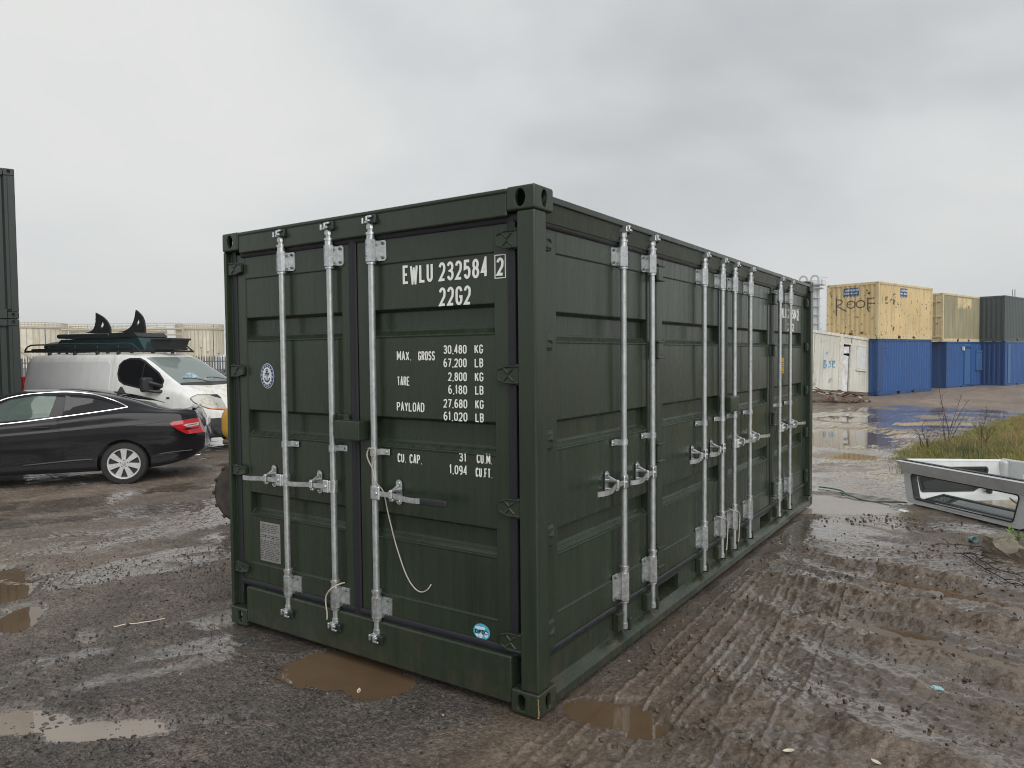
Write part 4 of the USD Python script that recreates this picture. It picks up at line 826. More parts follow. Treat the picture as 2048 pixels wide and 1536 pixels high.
# ------------------------------------------------------------------ lofted vehicle bodies
class Loft:
    """closed body from cross-sections; curves: {name: [(x, value), ...]}; ring(c) -> half section [(y, z), ...] from bottom centre to top centre"""
    def __init__(s, curves, ring, x0, x1, shear=None, n=64, m=34, bulge=0.0):
        s.bulge = bulge
        s.f = {k: PchipInterpolator(*np.array(sorted(v)).T, extrapolate=True) for k, v in curves.items()}
        s.ringf, s.x0, s.x1, s.shear, s.n, s.m = ring, x0, x1, shear, n, m
    def half(s, x, o=0.0):
        c = {k: float(f(x)) for k, f in s.f.items()}
        p = np.array(s.ringf(c), float)
        t = np.linspace(0, len(p) - 1, s.m)
        q = np.c_[PchipInterpolator(np.arange(len(p)), p[:, 0])(t), PchipInterpolator(np.arange(len(p)), p[:, 1])(t)]
        if o:
            d = np.gradient(q, axis=0); nn = np.c_[d[:, 1], -d[:, 0]]; nn /= np.maximum(np.linalg.norm(nn, axis=1, keepdims=True), 1e-9)
            q = q + nn * o; q[0, 0] = q[-1, 0] = 0; q[:, 0] = np.maximum(q[:, 0], 0)
        return q
    def mesh(s, o=0.0, xa=None, xb=None, endo=None):
        xa, xb = s.x0 if xa is None else xa, s.x1 if xb is None else xb
        u = np.linspace(0, 1, s.n); xs_ = xa + (xb - xa) * (u - .09 * np.sin(2 * np.pi * u) if (xa, xb) == (s.x0, s.x1) else u)
        e = o if endo is None else endo; v = []
        for i, x in enumerate(xs_):
            h = s.half(np.clip(x, s.x0, s.x1), o)
            r = np.vstack([h, np.c_[-h[-2:0:-1, 0], h[-2:0:-1, 1]]])
            X = np.full(len(r), x) + (s.shear(x, r[:, 1], r[:, 0]) if s.shear else 0) + (-e if i == 0 else e if i == s.n - 1 else 0)
            v.append(np.c_[X, r])
        if s.bulge:                                            # rounded closing rings at both ends
            a_, z_ = v[0], v[-1]; ca, cz = a_.mean(0), z_.mean(0)
            v = [ca + (a_ - ca) * q - [s.bulge * w_, 0, 0] for q, w_ in ((.25, 1.0), (.55, .93), (.82, .66), (.95, .28))] + v + [cz + (z_ - cz) * q + [s.bulge * w_, 0, 0] for q, w_ in ((.95, .28), (.82, .66), (.55, .93), (.25, 1.0))]
        k = len(v[0]); n = len(v); v = np.vstack(v + [v[0].mean(0), v[-1].mean(0)]); f = []
        for i in range(n - 1):
            for j in range(k):
                j2 = (j + 1) % k
                f += [(i * k + j, (i + 1) * k + j, (i + 1) * k + j2), (i * k + j, (i + 1) * k + j2, i * k + j2)]
        for j in range(k):
            j2 = (j + 1) % k
            f += [(n * k, j, j2), (n * k + 1, (n - 1) * k + j2, (n - 1) * k + j)]
        t = trimesh.Trimesh(v, np.array(f), process=False)
        if t.volume < 0: t.invert()
        return t
    def mf(s, o=0.0, xa=None, xb=None, endo=None): return as_mf(s.mesh(o, xa, xb, endo))
    def y_at(s, x, z):
        h = s.half(x); k = int(np.argmax(h[:, 0])); lo, hi = h[:k + 1], h[k:]
        return float(np.interp(z, hi[:, 1], hi[:, 0])) if z >= h[k, 1] else float(np.interp(z, lo[:, 1], lo[:, 0]))
    def skin(s, cut, a, b): return as_tm((s.mf(b) - s.mf(a)) ^ cut)
def cuty(poly, y0, y1): return as_mf(extr(poly, 'y', y0, y1))
def wheel(parent, cx, cy, cz, r, w, rr, side, tyre='tyre_rubber', spokes=7, rim='alloy_silver', lug=0):
    """wheel with tyre and spoked rim; side +1: outer face towards +y"""
    prof = [(rr * .98, -w / 2 + .01), (rr + .012, -w / 2), (r * .93, -w / 2 + .004), (r * .985, -w / 2 + .022), (r, -w / 4), (r, w / 4), (r * .985, w / 2 - .022), (r * .93, w / 2 - .004), (rr + .012, w / 2), (rr * .98, w / 2 - .012)]
    ms = [revolve(prof, 48, 'y')]
    if lug:
        for k in range(lug):
            a = 2 * np.pi * k / lug
            for q in (-1, 1):
                b_ = cbx(-r * .055, r * .055, q * w * .02, q * w * .50, r * .955, r * 1.035, .006); ms.append(turned(b_, math.degrees(a + (.5 * q + .5) * np.pi / lug), (0, 1, 0)))
    for m in ms: m.apply_translation((cx, cy, cz))
    wp = part(parent, 'wheel', [cyl((cx, cy - w * .42, cz), (cx, cy + w * .30 * 1, cz), rr * .96, 28)] if not lug else [cyl((cx, cy - w * .4, cz), (cx, cy + w * .3, cz), rr * .97, 28)], 'wheel_dark', 30)
    part(wp, 'tyre', ms, tyre, 40)
    o = side * (w / 2 - .006); ro = [revolve([(rr * .88, o * .5), (rr * .92, o * .97), (rr * 1.0, o * 1.0), (rr * 1.01, o * .5)], 40, 'y')]
    if spokes:
        sp = [as_tm(m3.Manifold.revolve(m3.CrossSection([[(0, 0), (rr * .30, 0), (rr * .30, .03), (0, .03)]]), 28)).copy()]
        sp[0].apply_transform(trimesh.transformations.rotation_matrix(-math.pi / 2, (1, 0, 0))); sp[0].apply_translation((0, o - side * .02 - .015, 0))
        for k in range(spokes):
            a = 2 * np.pi * k / spokes + np.pi / 2
            pl_ = P([(-rr * .105, rr * .20), (rr * .105, rr * .20), (rr * .200, rr * .95), (-rr * .200, rr * .95)])
            sp.append(turned(extr(pl_, 'y', o - side * .032, o - side * .004), math.degrees(a - np.pi / 2), (0, 1, 0)))
        part(wp, 'rim', [moved(m, (cx, cy, cz)) for m in ro + sp], rim, 40)
        nb = [cyl((rr * .21 * math.cos(t), o - side * .003, rr * .21 * math.sin(t)), (rr * .21 * math.cos(t), o + side * .001, rr * .21 * math.sin(t)), rr * .035, 8) for t in np.linspace(np.pi / 2, np.pi * 2.5, 6)[:-1]]
        part(wp, 'wheel_bolts', [moved(m, (cx, cy, cz)) for m in nb], 'black_print')
        cap = [cyl((0, o - side * .006, 0), (0, o + side * .004, 0), rr * .115, 20)]
        cp_ = part(wp, 'hub_cap', [moved(m, (cx, cy, cz)) for m in cap], 'plate_metal', 30)
        star = unary_union([LineString([(0, 0), (rr * .085 * math.cos(t), rr * .085 * math.sin(t))]).buffer(rr * .012) for t in (np.pi / 2, np.pi * 7 / 6, -np.pi / 6)] + [Point(0, 0).buffer(rr * .095).difference(Point(0, 0).buffer(rr * .078))])
        part(cp_, 'emblem', moved(extr(star, 'y', o + side * .003, o + side * .006), (cx, cy, cz)), 'chrome_trim', False)
    else:
        part(wp, 'rim', [moved(m, (cx, cy, cz)) for m in ro + [cyl((0, o * .35, 0), (0, o * .75, 0), rr * .9, 28), cyl((0, o * .6, 0), (0, o * 1.0, 0), rr * .35, 16)] + [cyl((rr * .55 * math.cos(t), o * .7, rr * .55 * math.sin(t)), (rr * .55 * math.cos(t), o * .85, rr * .55 * math.sin(t)), rr * .05, 8) for t in np.linspace(0, 6.283, 9)[:-1]]], rim, 35)
    return wp

# ------------------------------------------------------------------ black coupe, seen from its left rear side
hd_c = np.array([-.615, -.789]); P0c = np.array([-8.979, 2.766])
nc = np.array([.789, -.615]); oc = P0c - nc * .885
coupe = thing('parked_coupe', 'black two-door coupe parked at left with red tail lamp and silver seven-spoke wheel', 'car', (oc[0], oc[1], -.085), math.atan2(hd_c[1], hd_c[0]))
cc = {
    'zb': [(-1.12, .46), (-1.0, .36), (-.7, .27), (-.35, .22), (.4, .20), (2.4, .20), (3.1, .22), (3.45, .26), (3.62, .34)],
    'w': [(-1.12, .66), (-1.02, .77), (-.85, .835), (-.5, .872), (0, .885), (1.2, .885), (2.6, .885), (3.0, .87), (3.35, .78), (3.62, .55)],
    'zs': [(-1.12, 1.00), (-.8, 1.04), (-.5, 1.055), (0, 1.075), (.42, 1.045), (.84, 1.0), (1.55, .945), (2.2, .90), (2.6, .86), (3.1, .77), (3.62, .60)],
    'zr': [(-1.12, 1.055), (-1.0, 1.095), (-.85, 1.088), (-.62, 1.095), (-.42, 1.135), (-.15, 1.235), (.05, 1.295), (.30, 1.352), (.6, 1.400), (.9, 1.425), (1.2, 1.430), (1.5, 1.405), (1.8, 1.310), (2.1, 1.17), (2.45, .985), (2.8, .92), (3.2, .83), (3.62, .66)],
    'wr': [(-1.12, .56), (-.8, .66), (-.5, .66), (-.2, .60), (.1, .57), (.6, .59), (1.1, .60), (1.6, .57), (2.0, .58), (2.45, .66), (2.9, .68), (3.3, .62), (3.62, .42)],
}
def ring_c(c):
    w, zb, zs, zr, wr = c['w'], c['zb'], c['zs'], c['zr'], c['wr']
    dz = zs - zb; h = max(zr - zs, .01)
    return [(0, zb), (w * .70, zb), (w * .93, zb + .02), (w * .975, zb + .10 * dz), (w * .965, zb + .22 * dz), (w * .992, zb + .45 * dz), (w * 1.0, zb + .66 * dz), (w * .988, zb + .79 * dz), (w * .975, zb + .82 * dz), (w * .955, zs - .05), (w * .925, zs),
            (wr + (w * .925 - wr) * .45, zs + h * .50), (wr + .02, zs + h * .84), (wr * .82, zr - h * .05), (wr * .5, zr - h * .015), (0, zr)]
def shear_c(x, z, y):
    t = sst(-.55, -1.12, x); prof = np.interp(z, [.2, .42, .60, .72, .745, .80, 1.0, 1.10], [.04, .0, -.02, -.03, .02, .04, .10, .15])
    f_ = sst(2.9, 3.62, x)
    return prof * t - .14 * np.abs(y) ** 2 * f_ + .10 * np.abs(y) ** 2 * t + f_ * np.interp(z, [.2, .5, .7], [-.05, .05, -.06])
lc = Loft(cc, ring_c, -1.12, 3.62, shear_c, 90, 40, .035)
outer = lc.mf()
inner_v = Loft({**cc, 'zb': [(-1, .52), (4, .52)]}, ring_c, -1.12, 3.62, None, 60, 40)
cavity = inner_v.mf(-.045, -.30, 2.28, 0)
arches = m3.Manifold()
for ax in (0.0, 2.76):
    for s in (-1, 1): arches += as_mf(cyl((ax, s * .58, .315), (ax, s * .99, .315), .362, 40))
gl_front = P([(2.02, .955), (.975, 1.038), (.905, 1.335), (1.18, 1.352), (1.50, 1.300), (1.78, 1.165)])
gl_rear = P([(.80, 1.052), (.42, 1.098), (.04, 1.142), (.02, 1.156), (.22, 1.236), (.52, 1.322), (.79, 1.352)])
cut_side = m3.Manifold()
for pl_ in (gl_front, gl_rear): cut_side += cuty(pl_, .3, 1.2) + cuty(pl_, -1.2, -.3)
ws_cut = as_mf(extr(P([(1.66, -.50), (1.66, .50), (2.40, .60), (2.40, -.60)]), 'z', .99, 1.7))
rs_cut = as_mf(extr(P([(.12, -.46), (.12, .46), (-.40, .54), (-.40, -.54)]), 'z', 1.12, 1.7))
body = outer - cavity - arches - cut_side - ws_cut - rs_cut
# shut lines of the door
for xx, pts in ((0, [(.86, 1.03), (.845, .92), (.80, .72), (.78, .50), (.82, .30)]), (1, [(2.12, .94), (2.16, .6), (2.14, .30)])):
    g_ = LineString(pts).buffer(.0035); body -= (cuty(g_, .55, 1.2) + cuty(g_, -1.2, -.55)) ^ (outer - lc.mf(-.008))
bl_ = LineString([(-.62, 1.079), (-.96, 1.075)]).buffer(.003)
part(coupe, 'body', as_tm(body), 'black_car_paint', 28)
for nm, pl_, mt in (('door_glass', gl_front, 'clear_glass'), ('quarter_glass', gl_rear, 'privacy_glass')):
    for s in (1, -1): part(coupe, nm, lc.skin(cuty(pl_.buffer(.004), .3 * s, 1.2 * s), -.013, -.008), mt, 25)
part(coupe, 'windscreen', lc.skin(ws_cut, -.012, -.007), 'clear_glass', 25); part(coupe, 'rear_screen', lc.skin(rs_cut, -.012, -.007), 'privacy_glass', 25)
def on_side(pts, off=.004, s=1): return np.array([(x, s * (lc.y_at(x, z) + off), z) for x, z in pts])
def dens(pts, n=40):
    pts = np.array(pts, float); d = np.r_[0, np.cumsum(np.linalg.norm(np.diff(pts, axis=0), axis=1))]; t = np.linspace(0, d[-1], n); return np.c_[PchipInterpolator(d, pts[:, 0])(t), PchipInterpolator(d, pts[:, 1])(t)]
for s in (1, -1):
    part(coupe, 'window_trim', [tube(on_side(dens([(2.1, 1.00), (1.78, 1.20), (1.53, 1.318), (1.2, 1.375), (.86, 1.388), (.53, 1.360), (.21, 1.271), (.02, 1.185), (-.048, 1.147)]), .003, s), .0095, 6), tube(on_side(dens([(-.048, 1.147), (.06, 1.128), (.42, 1.080), (.84, 1.030), (1.55, .957), (2.1, .93)]), .005, s), .0125, 6)], 'chrome_trim', 40)
    part(coupe, 'waist_crease', tube(on_side(dens([(2.4, .690), (1.56, .760), (.83, .826), (-.42, .905), (-.62, .925)]), -.005, s), .009, 6), 'black_car_paint', 40)
    part(coupe, 'sill_crease', tube(on_side(dens([(1.30, .352), (1.07, .366), (.62, .392), (.42, .396)]), -.006, s), .014, 6), 'black_car_paint', 40)
    hnd = part(coupe, 'door_handle', [rbx(.955, 1.185, s * (lc.y_at(1.07, .885) + .008) - .014, s * (lc.y_at(1.07, .885) + .008) + .014, .868, .900, .010, 8)], 'black_car_paint', 35)
    tl = P([(-.630, .882), (-.675, .914), (-.930, .942), (-1.25, .93), (-1.25, .72), (-.985, .722), (-.864, .716), (-.741, .790)])
    lamp = part(coupe, 'tail_lamp', lc.skin(cuty(tl, .585 * s, 1.2 * s), -.006, .008), 'tail_red', 30)
    part(lamp, 'reversing_lamp', lc.skin(cuty(P([(-.815, .850), (-.855, .868), (-1.02, .880), (-1.02, .838), (-.88, .822)]), .55 * s, 1.2 * s), .0075, .0115), 'lamp_clear', 30)
    part(lamp, 'lamp_band', lc.skin(cuty(P([(-.80, .79), (-.84, .805), (-1.02, .812), (-1.02, .790), (-.88, .775)]), .5 * s, 1.2 * s), .0075, .0105), 'tail_dark_red', 30)
    part(lamp, 'lamp_slot', lc.skin(cuty(P([(-.865, .852), (-1.0, .864), (-1.0, .853), (-.875, .842)]), .55 * s, 1.2 * s), .011, .0135), 'tail_dark_red', 30)
    part(coupe, 'exhaust_trim', rbx(-1.03, -.90, min(s * .44, s * .66), max(s * .44, s * .66), .350, .384, .014, 8), 'chrome_trim', 35)
    part(coupe, 'headlamp', lc.skin(cuty(P([(3.05, .70), (3.5, .62), (3.6, .55), (3.2, .56)]), .3 * s, 1.1 * s), -.004, .006), 'lamp_clear', 30)
    part(coupe, 'door_mirror', rbx(2.02, 2.14, min(s * .90, s * 1.06), max(s * .90, s * 1.06), .98, 1.10, .04, 10), 'black_car_paint', 40)
    part(coupe, 'bumper_crease', tube(on_side(dens([(-.48, .432), (-.70, .452), (-.93, .462)]), .000, s), .010, 6), 'black_car_paint', 40)
for ax in (0.0, 2.76):
    for s in (1, -1): wheel(coupe, ax, s * .775, .315, .318, .225, .226, s)
part(coupe, 'roof_aerial', extr(P([(.225, 1.34), (.175, 1.43), (.150, 1.43), (.10, 1.325)]), 'y', -.012, .012), 'black_plastic', 30)
part(coupe, 'boot_lip', rbx(-.965, -.915, -.52, .52, 1.080, 1.102, .008, 8), 'black_car_paint', 35)
bt = meshkit.text_mesh('C220 CDI', .035, .003); v_ = bt.vertices; part(coupe, 'boot_lettering', trimesh.Trimesh(np.c_[np.full(len(v_), -.990) - v_[:, 2], .62 - v_[:, 0], 1.005 + v_[:, 1]], bt.faces, process=False), 'chrome_trim', False)
part(coupe, 'number_plate', rbx(-1.118, -1.095, -.26, .26, .80, .91, .004, 6), 'sticker_white')
for y in (-.37, .37):
    st_ = part(coupe, 'front_seat', [rbx(1.05, 1.55, y - .24, y + .24, .45, .66, .07, 10), as_tm(turned(rbx(.93, 1.09, y - .23, y + .23, .58, 1.08, .06, 10), -14, (0, 1, 0), (1.0, y, .6)))], 'seat_cloth', 40)
    part(st_, 'headrest', rbx(.83, .93, y - .13, y + .13, 1.06, 1.23, .045, 10), 'seat_cloth', 40)
part(coupe, 'rear_seat', [rbx(.15, .55, -.55, .55, .50, .72, .07, 10), rbx(-.06, .16, -.55, .55, .70, 1.08, .06, 10)], 'seat_cloth', 40)
part(coupe, 'dashboard', rbx(1.95, 2.3, -.68, .68, .62, .93, .06, 10), 'black_plastic', 40)
part(coupe, 'steering_wheel', turned(tube([(1.80, -.37 + .17 * math.cos(t), .90 + .17 * math.sin(t)) for t in np.linspace(0, 2 * np.pi, 25)], .014, 6), -22, (0, 1, 0), (1.8, -.37, .9)), 'grey_plastic', 40)

# ------------------------------------------------------------------ white panel van behind the coupe
HV = .285; ov = np.array([-11.10, 6.30])
van = thing('panel_van', 'white panel van with mildewed bonnet and roof rack, behind the black coupe', 'van', (ov[0], ov[1], -.055), HV)
vc = {
    'zb': [(-4.78, .30), (-4.4, .26), (-.5, .26), (-.1, .27), (.03, .34)],
    'w': [(-4.80, .90), (-4.72, .935), (-4.2, .95), (-1.0, .95), (-.55, .925), (-.22, .82), (-.06, .66), (.03, .50)],
    'zs': [(-4.80, 1.22), (-2.2, 1.26), (-1.3, 1.20), (-.8, 1.16), (-.45, 1.04), (-.2, .90), (.03, .74)],
    'zr': [(-4.80, 1.88), (-4.65, 1.945), (-4.0, 1.965), (-2.6, 1.965), (-1.95, 1.95), (-1.72, 1.895), (-1.2, 1.61), (-.72, 1.325), (-.62, 1.285), (-.3, 1.16), (-.12, 1.03), (.03, .80)],
    'wr': [(-4.80, .76), (-4.6, .80), (-2.4, .80), (-1.75, .73), (-1.2, .74), (-.72, .79), (-.4, .70), (-.12, .55), (.03, .40)],
}
def ring_v(c):
    w, zb, zs, zr, wr = c['w'], c['zb'], c['zs'], c['zr'], c['wr']; dz = zs - zb; h = max(zr - zs, .02)
    return [(0, zb), (w * .75, zb), (w * .95, zb + .03), (w * .985, zb + .15 * dz), (w * .975, zb + .30 * dz), (w, zb + .5 * dz), (w, zb + .75 * dz), (w * .985, zs), (wr + (w * .985 - wr) * .62, zs + h * .45), (wr + (w * .985 - wr) * .18, zs + h * .86), (wr * .93, zr - h * .03), (wr * .6, zr - h * .002), (0, zr)]
lv = Loft(vc, ring_v, -4.80, .03, lambda x, z, y: -.16 * y ** 2 * sst(-.6, .03, x) + sst(-4.0, -4.8, x) * .05 * sst(1.2, 1.9, z), 84, 40)
v_out = lv.mf()
vcav = Loft({**vc, 'zb': [(-5, .62), (1, .62)]}, ring_v, -4.8, .03, None, 60, 40).mf(-.05, -2.75, -.74, 0)
v_win = P([(-2.23, 1.55), (-2.215, 1.72), (-2.14, 1.80), (-2.02, 1.845), (-1.80, 1.845), (-1.66, 1.79), (-1.30, 1.56), (-1.13, 1.40), (-1.16, 1.24), (-1.30, 1.205), (-2.05, 1.345), (-2.18, 1.42)]).buffer(.05, 12).buffer(-.12, 12).buffer(.07, 12)
v_ws = as_mf(extr(P([(-1.70, -.70), (-1.70, .70), (-1.3, .73), (-.74, .80), (-.69, .4), (-.665, 0), (-.69, -.4), (-.74, -.80), (-1.3, -.73)]), 'z', 1.28, 2.2))
va = m3.Manifold()
for ax in (-.86, -3.96):
    for s in (-1, 1): va += as_mf(cyl((ax, s * .62, .32), (ax, s * 1.05, .32), .385, 36))
vb = v_out - vcav - va - cuty(v_win, .5, 1.2) - cuty(v_win, -1.2, -.5) - v_ws
for pts in ([(-2.36, 1.90), (-2.38, 1.2), (-2.38, .35)], [(-1.06, 1.35), (-1.02, 1.1), (-.98, .9)], [(-4.55, .75), (-2.42, .75)], [(-3.60, 1.78), (-3.60, .4)]):
    g_ = LineString(pts).buffer(.004); vb -= (cuty(g_, .6, 1.2) + cuty(g_, -1.2, -.6)) ^ (v_out - lv.mf(-.008))
vfull = vb
front_low = as_mf(bx(-.70, .3, -1.1, 1.1, .1, .665)); hood_c = as_mf(extr(P([(-.745, 1.24), (-.2, .93), (.3, .90), (.3, 1.6), (-.745, 1.6)]), 'y', -.70, .70))
part(van, 'body', as_tm(vb - front_low - hood_c), 'van_white_paint', 28)
part(van, 'bonnet', as_tm(vb ^ hood_c), 'van_bonnet_paint', 28)
part(van, 'front_bumper', as_tm((vb ^ front_low)), 'grey_plastic', 28)
for s in (-1, 1):
    pn = P([(-4.60, .80), (-4.60, 1.70), (-4.54, 1.80), (-2.50, 1.805), (-2.43, 1.72), (-2.43, .80)])
    part(van, 'side_panel', lv.skin(cuty(pn, .5 * s, 1.2 * s), -.003, .006), 'van_silver_panel', 25)
    wn = part(van, 'cab_window', lv.skin(cuty(v_win.buffer(.004), .5 * s, 1.2 * s), -.013, -.008), 'privacy_glass', 25)
    part(wn, 'window_seal', lv.skin(cuty(v_win.buffer(.018).difference(v_win.buffer(-.012)), .5 * s, 1.2 * s), -.004, .0035), 'black_plastic', 25)
    part(wn, 'window_bar', lv.skin(cuty(P([(-1.66, 1.26), (-1.66, 1.80), (-1.64, 1.80), (-1.64, 1.25)]), .5 * s, 1.2 * s), -.008, -.002), 'black_plastic', 25)
    hl_ = P([(-.47, 1.075), (-.40, 1.125), (-.26, 1.115), (-.10, 1.01), (.06, .86), (.06, .80), (-.18, .86), (-.38, .98)]).buffer(.04, 10).buffer(-.07, 10).buffer(.03, 10)
    hp = part(van, 'headlamp', lv.skin(cuty(hl_, .40 * s, 1.2 * s), -.004, .010), 'lamp_clear', 30)
    part(hp, 'lamp_reflector', lv.skin(cuty(P([(-.34, 1.03), (-.28, 1.08), (-.12, .96), (-.08, .90), (-.22, .93)]), .42 * s, 1.2 * s), .009, .0125), 'lamp_chrome', 30)
    part(hp, 'indicator', lv.skin(cuty(P([(-.20, .872), (.06, .83), (.06, .80), (-.14, .845)]), .40 * s, 1.2 * s), .009, .0135), 'lamp_amber', 30)
    part(hp, 'lamp_surround', lv.skin(cuty(hl_.buffer(.012).difference(hl_), .38 * s, 1.2 * s), -.003, .006), 'black_plastic', 30)
    ym = s * .96
    mr = part(van, 'door_mirror', rbx(-1.40, -1.26, min(ym, ym + s * .25), max(ym, ym + s * .25), 1.19, 1.48, .05, 10), 'black_plastic', 40)
    part(mr, 'mirror_arm', [tube(smooth_pts([(-1.12, s * .90, 1.30), (-1.18, s * 1.0, 1.34), (-1.28, s * 1.08, 1.38)], 8), .035, 8), tube(smooth_pts([(-1.10, s * .90, 1.20), (-1.18, s * 1.02, 1.20), (-1.28, s * 1.08, 1.22)], 8), .03, 8)], 'black_plastic', 40)
    part(van, 'side_repeater', rbx(-.98, -.91, min(s * .935, s * .962), max(s * .935, s * .962), 1.055, 1.09, .008, 6), 'black_plastic')
    part(van, 'tail_lamp', rbx(-4.815, -4.755, min(s * .80, s * .925), max(s * .80, s * .925), 1.0, 1.5, .02, 8), 'tail_red', 30)
    part(van, 'fog_lamp', cyl((-.12, s * .62, .42), (-.02, s * .62, .42), .065, 16), 'grey_plastic')
for ax in (-.86, -3.96):
    for s in (1, -1): wheel(van, ax, s * .83, .32, .325, .205, .215, s, spokes=0, rim='plate_metal')
part(van, 'windscreen', lv.skin(v_ws, -.012, -.007), 'windscreen_glass', 25)
part(van, 'scuttle', [as_tm(lv.skin(as_mf(extr(P([(-.79, -.80), (-.79, .80), (-.72, .78), (-.655, .4), (-.635, 0), (-.655, -.4), (-.72, -.78)]), 'z', 1.24, 1.5)), -.004, .004))], 'black_plastic', 30)
for y0 in (-.62, .05): part(van, 'wiper', tube(smooth_pts([(-.66, y0 + .6, 1.335), (-.78, y0 + .45, 1.40), (-.86, y0, 1.445)], 12), .010, 6), 'black_plastic')
part(van, 'grille', [bx(-.035, .045, -.38, .38, .70 + k * .035, .717 + k * .035) for k in range(3)], 'black_plastic')
part(van, 'bulkhead', bx(-2.72, -2.66, -.80, .80, .62, 1.85), 'black_plastic')
for y in (-.45, .45): part(van, 'cab_seat', [rbx(-2.1, -1.6, y - .25, y + .25, .7, 1.0, .06, 10), rbx(-2.3, -2.1, y - .25, y + .25, .9, 1.58, .06, 10)], 'seat_cloth', 40)
part(van, 'dashboard', rbx(-1.35, -.86, -.80, .80, .85, 1.26, .05, 10), 'grey_plastic', 40)
def crumple(c, s, seed):
    m = trimesh.creation.icosphere(2, 1.0); r = meshkit.noise(m.vertices * 2.2 + seed * 7.1); m.vertices *= (.55 + .8 * r)[:, None] * np.array(s); return moved(m, c)
part(van, 'dashboard_papers', [crumple((-1.02, -.20, 1.40), (.09, .26, .14), 1), crumple((-.95, .16, 1.36), (.07, .34, .10), 2)], 'paper_blue', False)
part(van, 'dashboard_cloth', crumple((-.88, .48, 1.315), (.08, .16, .05), 4), 'paper_orange', False)
# roof rack: side rails with uprights, hoops, base rails
rk = [(-4.90, 2.00), (-4.88, 2.06), (-4.82, 2.12), (-4.72, 2.155), (-4.6, 2.16), (-3.3, 2.16), (-2.10, 2.155), (-2.02, 2.15), (-1.96, 2.12), (-1.78, 1.985)]
for s in (-1, 1):
    tl_ = part(van, 'rack_side_rail', [tube(np.array([(a, s * .74, b) for a, b in rk]), .017, 8), tube([(-4.86, s * .74, 2.025), (-1.80, s * .74, 2.0)], .020, 8), cbx(-4.7, -1.95, s * .74 - .012, s * .74 + .012, 2.03, 2.075, .004)], 'black_plastic', 40)
    for x in (-4.2, -3.5, -2.9, -2.35): part(van, 'rack_upright', [tube([(x, s * .74, 2.00), (x, s * .74, 2.155)], .012, 6), cbx(x - .03, x + .03, s * .74 - .03, s * .74 + .03, 1.93, 2.01, .006)], 'grey_plastic', 40)
for x in np.linspace(-4.7, -2.0, 7): part(van, 'rack_cross_bar', tube([(x, -.74, 2.012), (x, .74, 2.012)], .014, 6), 'black_plastic', 40)
part(van, 'rack_roller', tube([(-4.86, -.74, 2.02), (-4.86, .74, 2.02)], .022, 8), 'black_plastic', 40)

# cargo on the rack: two moulded car body panels, one carrying two fins
def v2w(x, y, z): return np.array([ov[0] + x * math.cos(HV) - y * math.sin(HV), ov[1] + x * math.sin(HV) + y * math.cos(HV), z - .055])
cb = thing('car_bumper', 'dark teal car bumper with two pointed black fins on the van roof rack', 'car bumper', v2w(-3.35, 0, 2.03), HV)
def slab(pts_l, pts_r): return as_tm(m3.Manifold.hull_points(np.array(pts_l + pts_r, np.float32)))
part(cb, 'shell', [slab([(-1.20, -.42, .0), (1.35, -.42, .0), (-.92, -.40, .24), (1.14, -.40, .30)], [(-1.20, .42, .0), (1.35, .42, .0), (-.92, .40, .24), (1.14, .40, .30)])], 'teal_paint', 20)
part(cb, 'upper_lip', [rbx(-.98, .45, -.46, .46, .265, .36, .03, 8), slab([(.45, -.44, .26), (1.18, -.42, .28), (.45, -.44, .36), (1.08, -.42, .365)], [(.45, .44, .26), (1.18, .42, .28), (.45, .44, .36), (1.08, .42, .365)])], 'black_plastic', 30)
part(cb, 'tow_eye_cap', cyl((.12, -.44, .14), (.12, -.40, .14), .025, 8), 'black_plastic')
def fin(tip, base_l, base_r, y, c, k):
    bl_, br = np.array(base_l), np.array(base_r); tp = np.array(tip)
    l1 = [tuple(bl_ + (tp - bl_) * t + np.array([.10, -.12]) * math.sin(math.pi * t)) for t in np.linspace(0, 1, 9)]
    r1 = [tuple(tp + (br - tp) * t + np.array([.06, .03]) * math.sin(math.pi * t)) for t in np.linspace(0, 1, 9)]
    pl_ = P(l1 + r1[1:] + [(br[0], br[1] - .14)])
    pl_ = pl_.difference(P([(c[0] - .060 * k, c[1] - .03), (c[0] - .01, c[1] - .085), (c[0] + .055 * k, c[1] - .01), (c[0] + .015, c[1] + .11)]))
    return extr(pl_, 'y', y - .02, y + .02)
part(cb, 'fin', fin((-.33, .83), (-.66, .40), (.06, .49), -.02, (-.165, .565), 1.0), 'black_plastic', 25)
part(cb, 'fin', fin((.77, .86), (.27, .395), (1.00, .48), -.02, (.815, .60), .8), 'black_plastic', 25)
cb2 = thing('car_bumper', 'plain black car bumper poking out beneath the teal one on the van roof', 'car bumper', v2w(-3.3, .15, 2.03), HV)
part(cb2, 'shell', [slab([(1.15, -.3, .0), (1.62, -.25, .02), (1.60, -.25, .03), (1.2, -.3, .22), (1.72, -.25, .22)], [(1.15, .3, .0), (1.62, .25, .02), (1.2, .3, .22), (1.72, .25, .22)]), rbx(1.2, 1.73, -.3, .3, .20, .245, .015, 8)], 'black_plastic', 25)
part(cb2, 'end_wing', as_tm(m3.Manifold.batch_hull([m3.Manifold.sphere(.10, 14).scale((1, 2.2, 1)).translate((-1.85, 0, .10)), m3.Manifold.sphere(.10, 14).scale((1, 2.2, .8)).translate((-1.2, 0, .16)), m3.Manifold.sphere(.06, 14).translate((-1.5, 0, .19))])), 'black_plastic', 40)
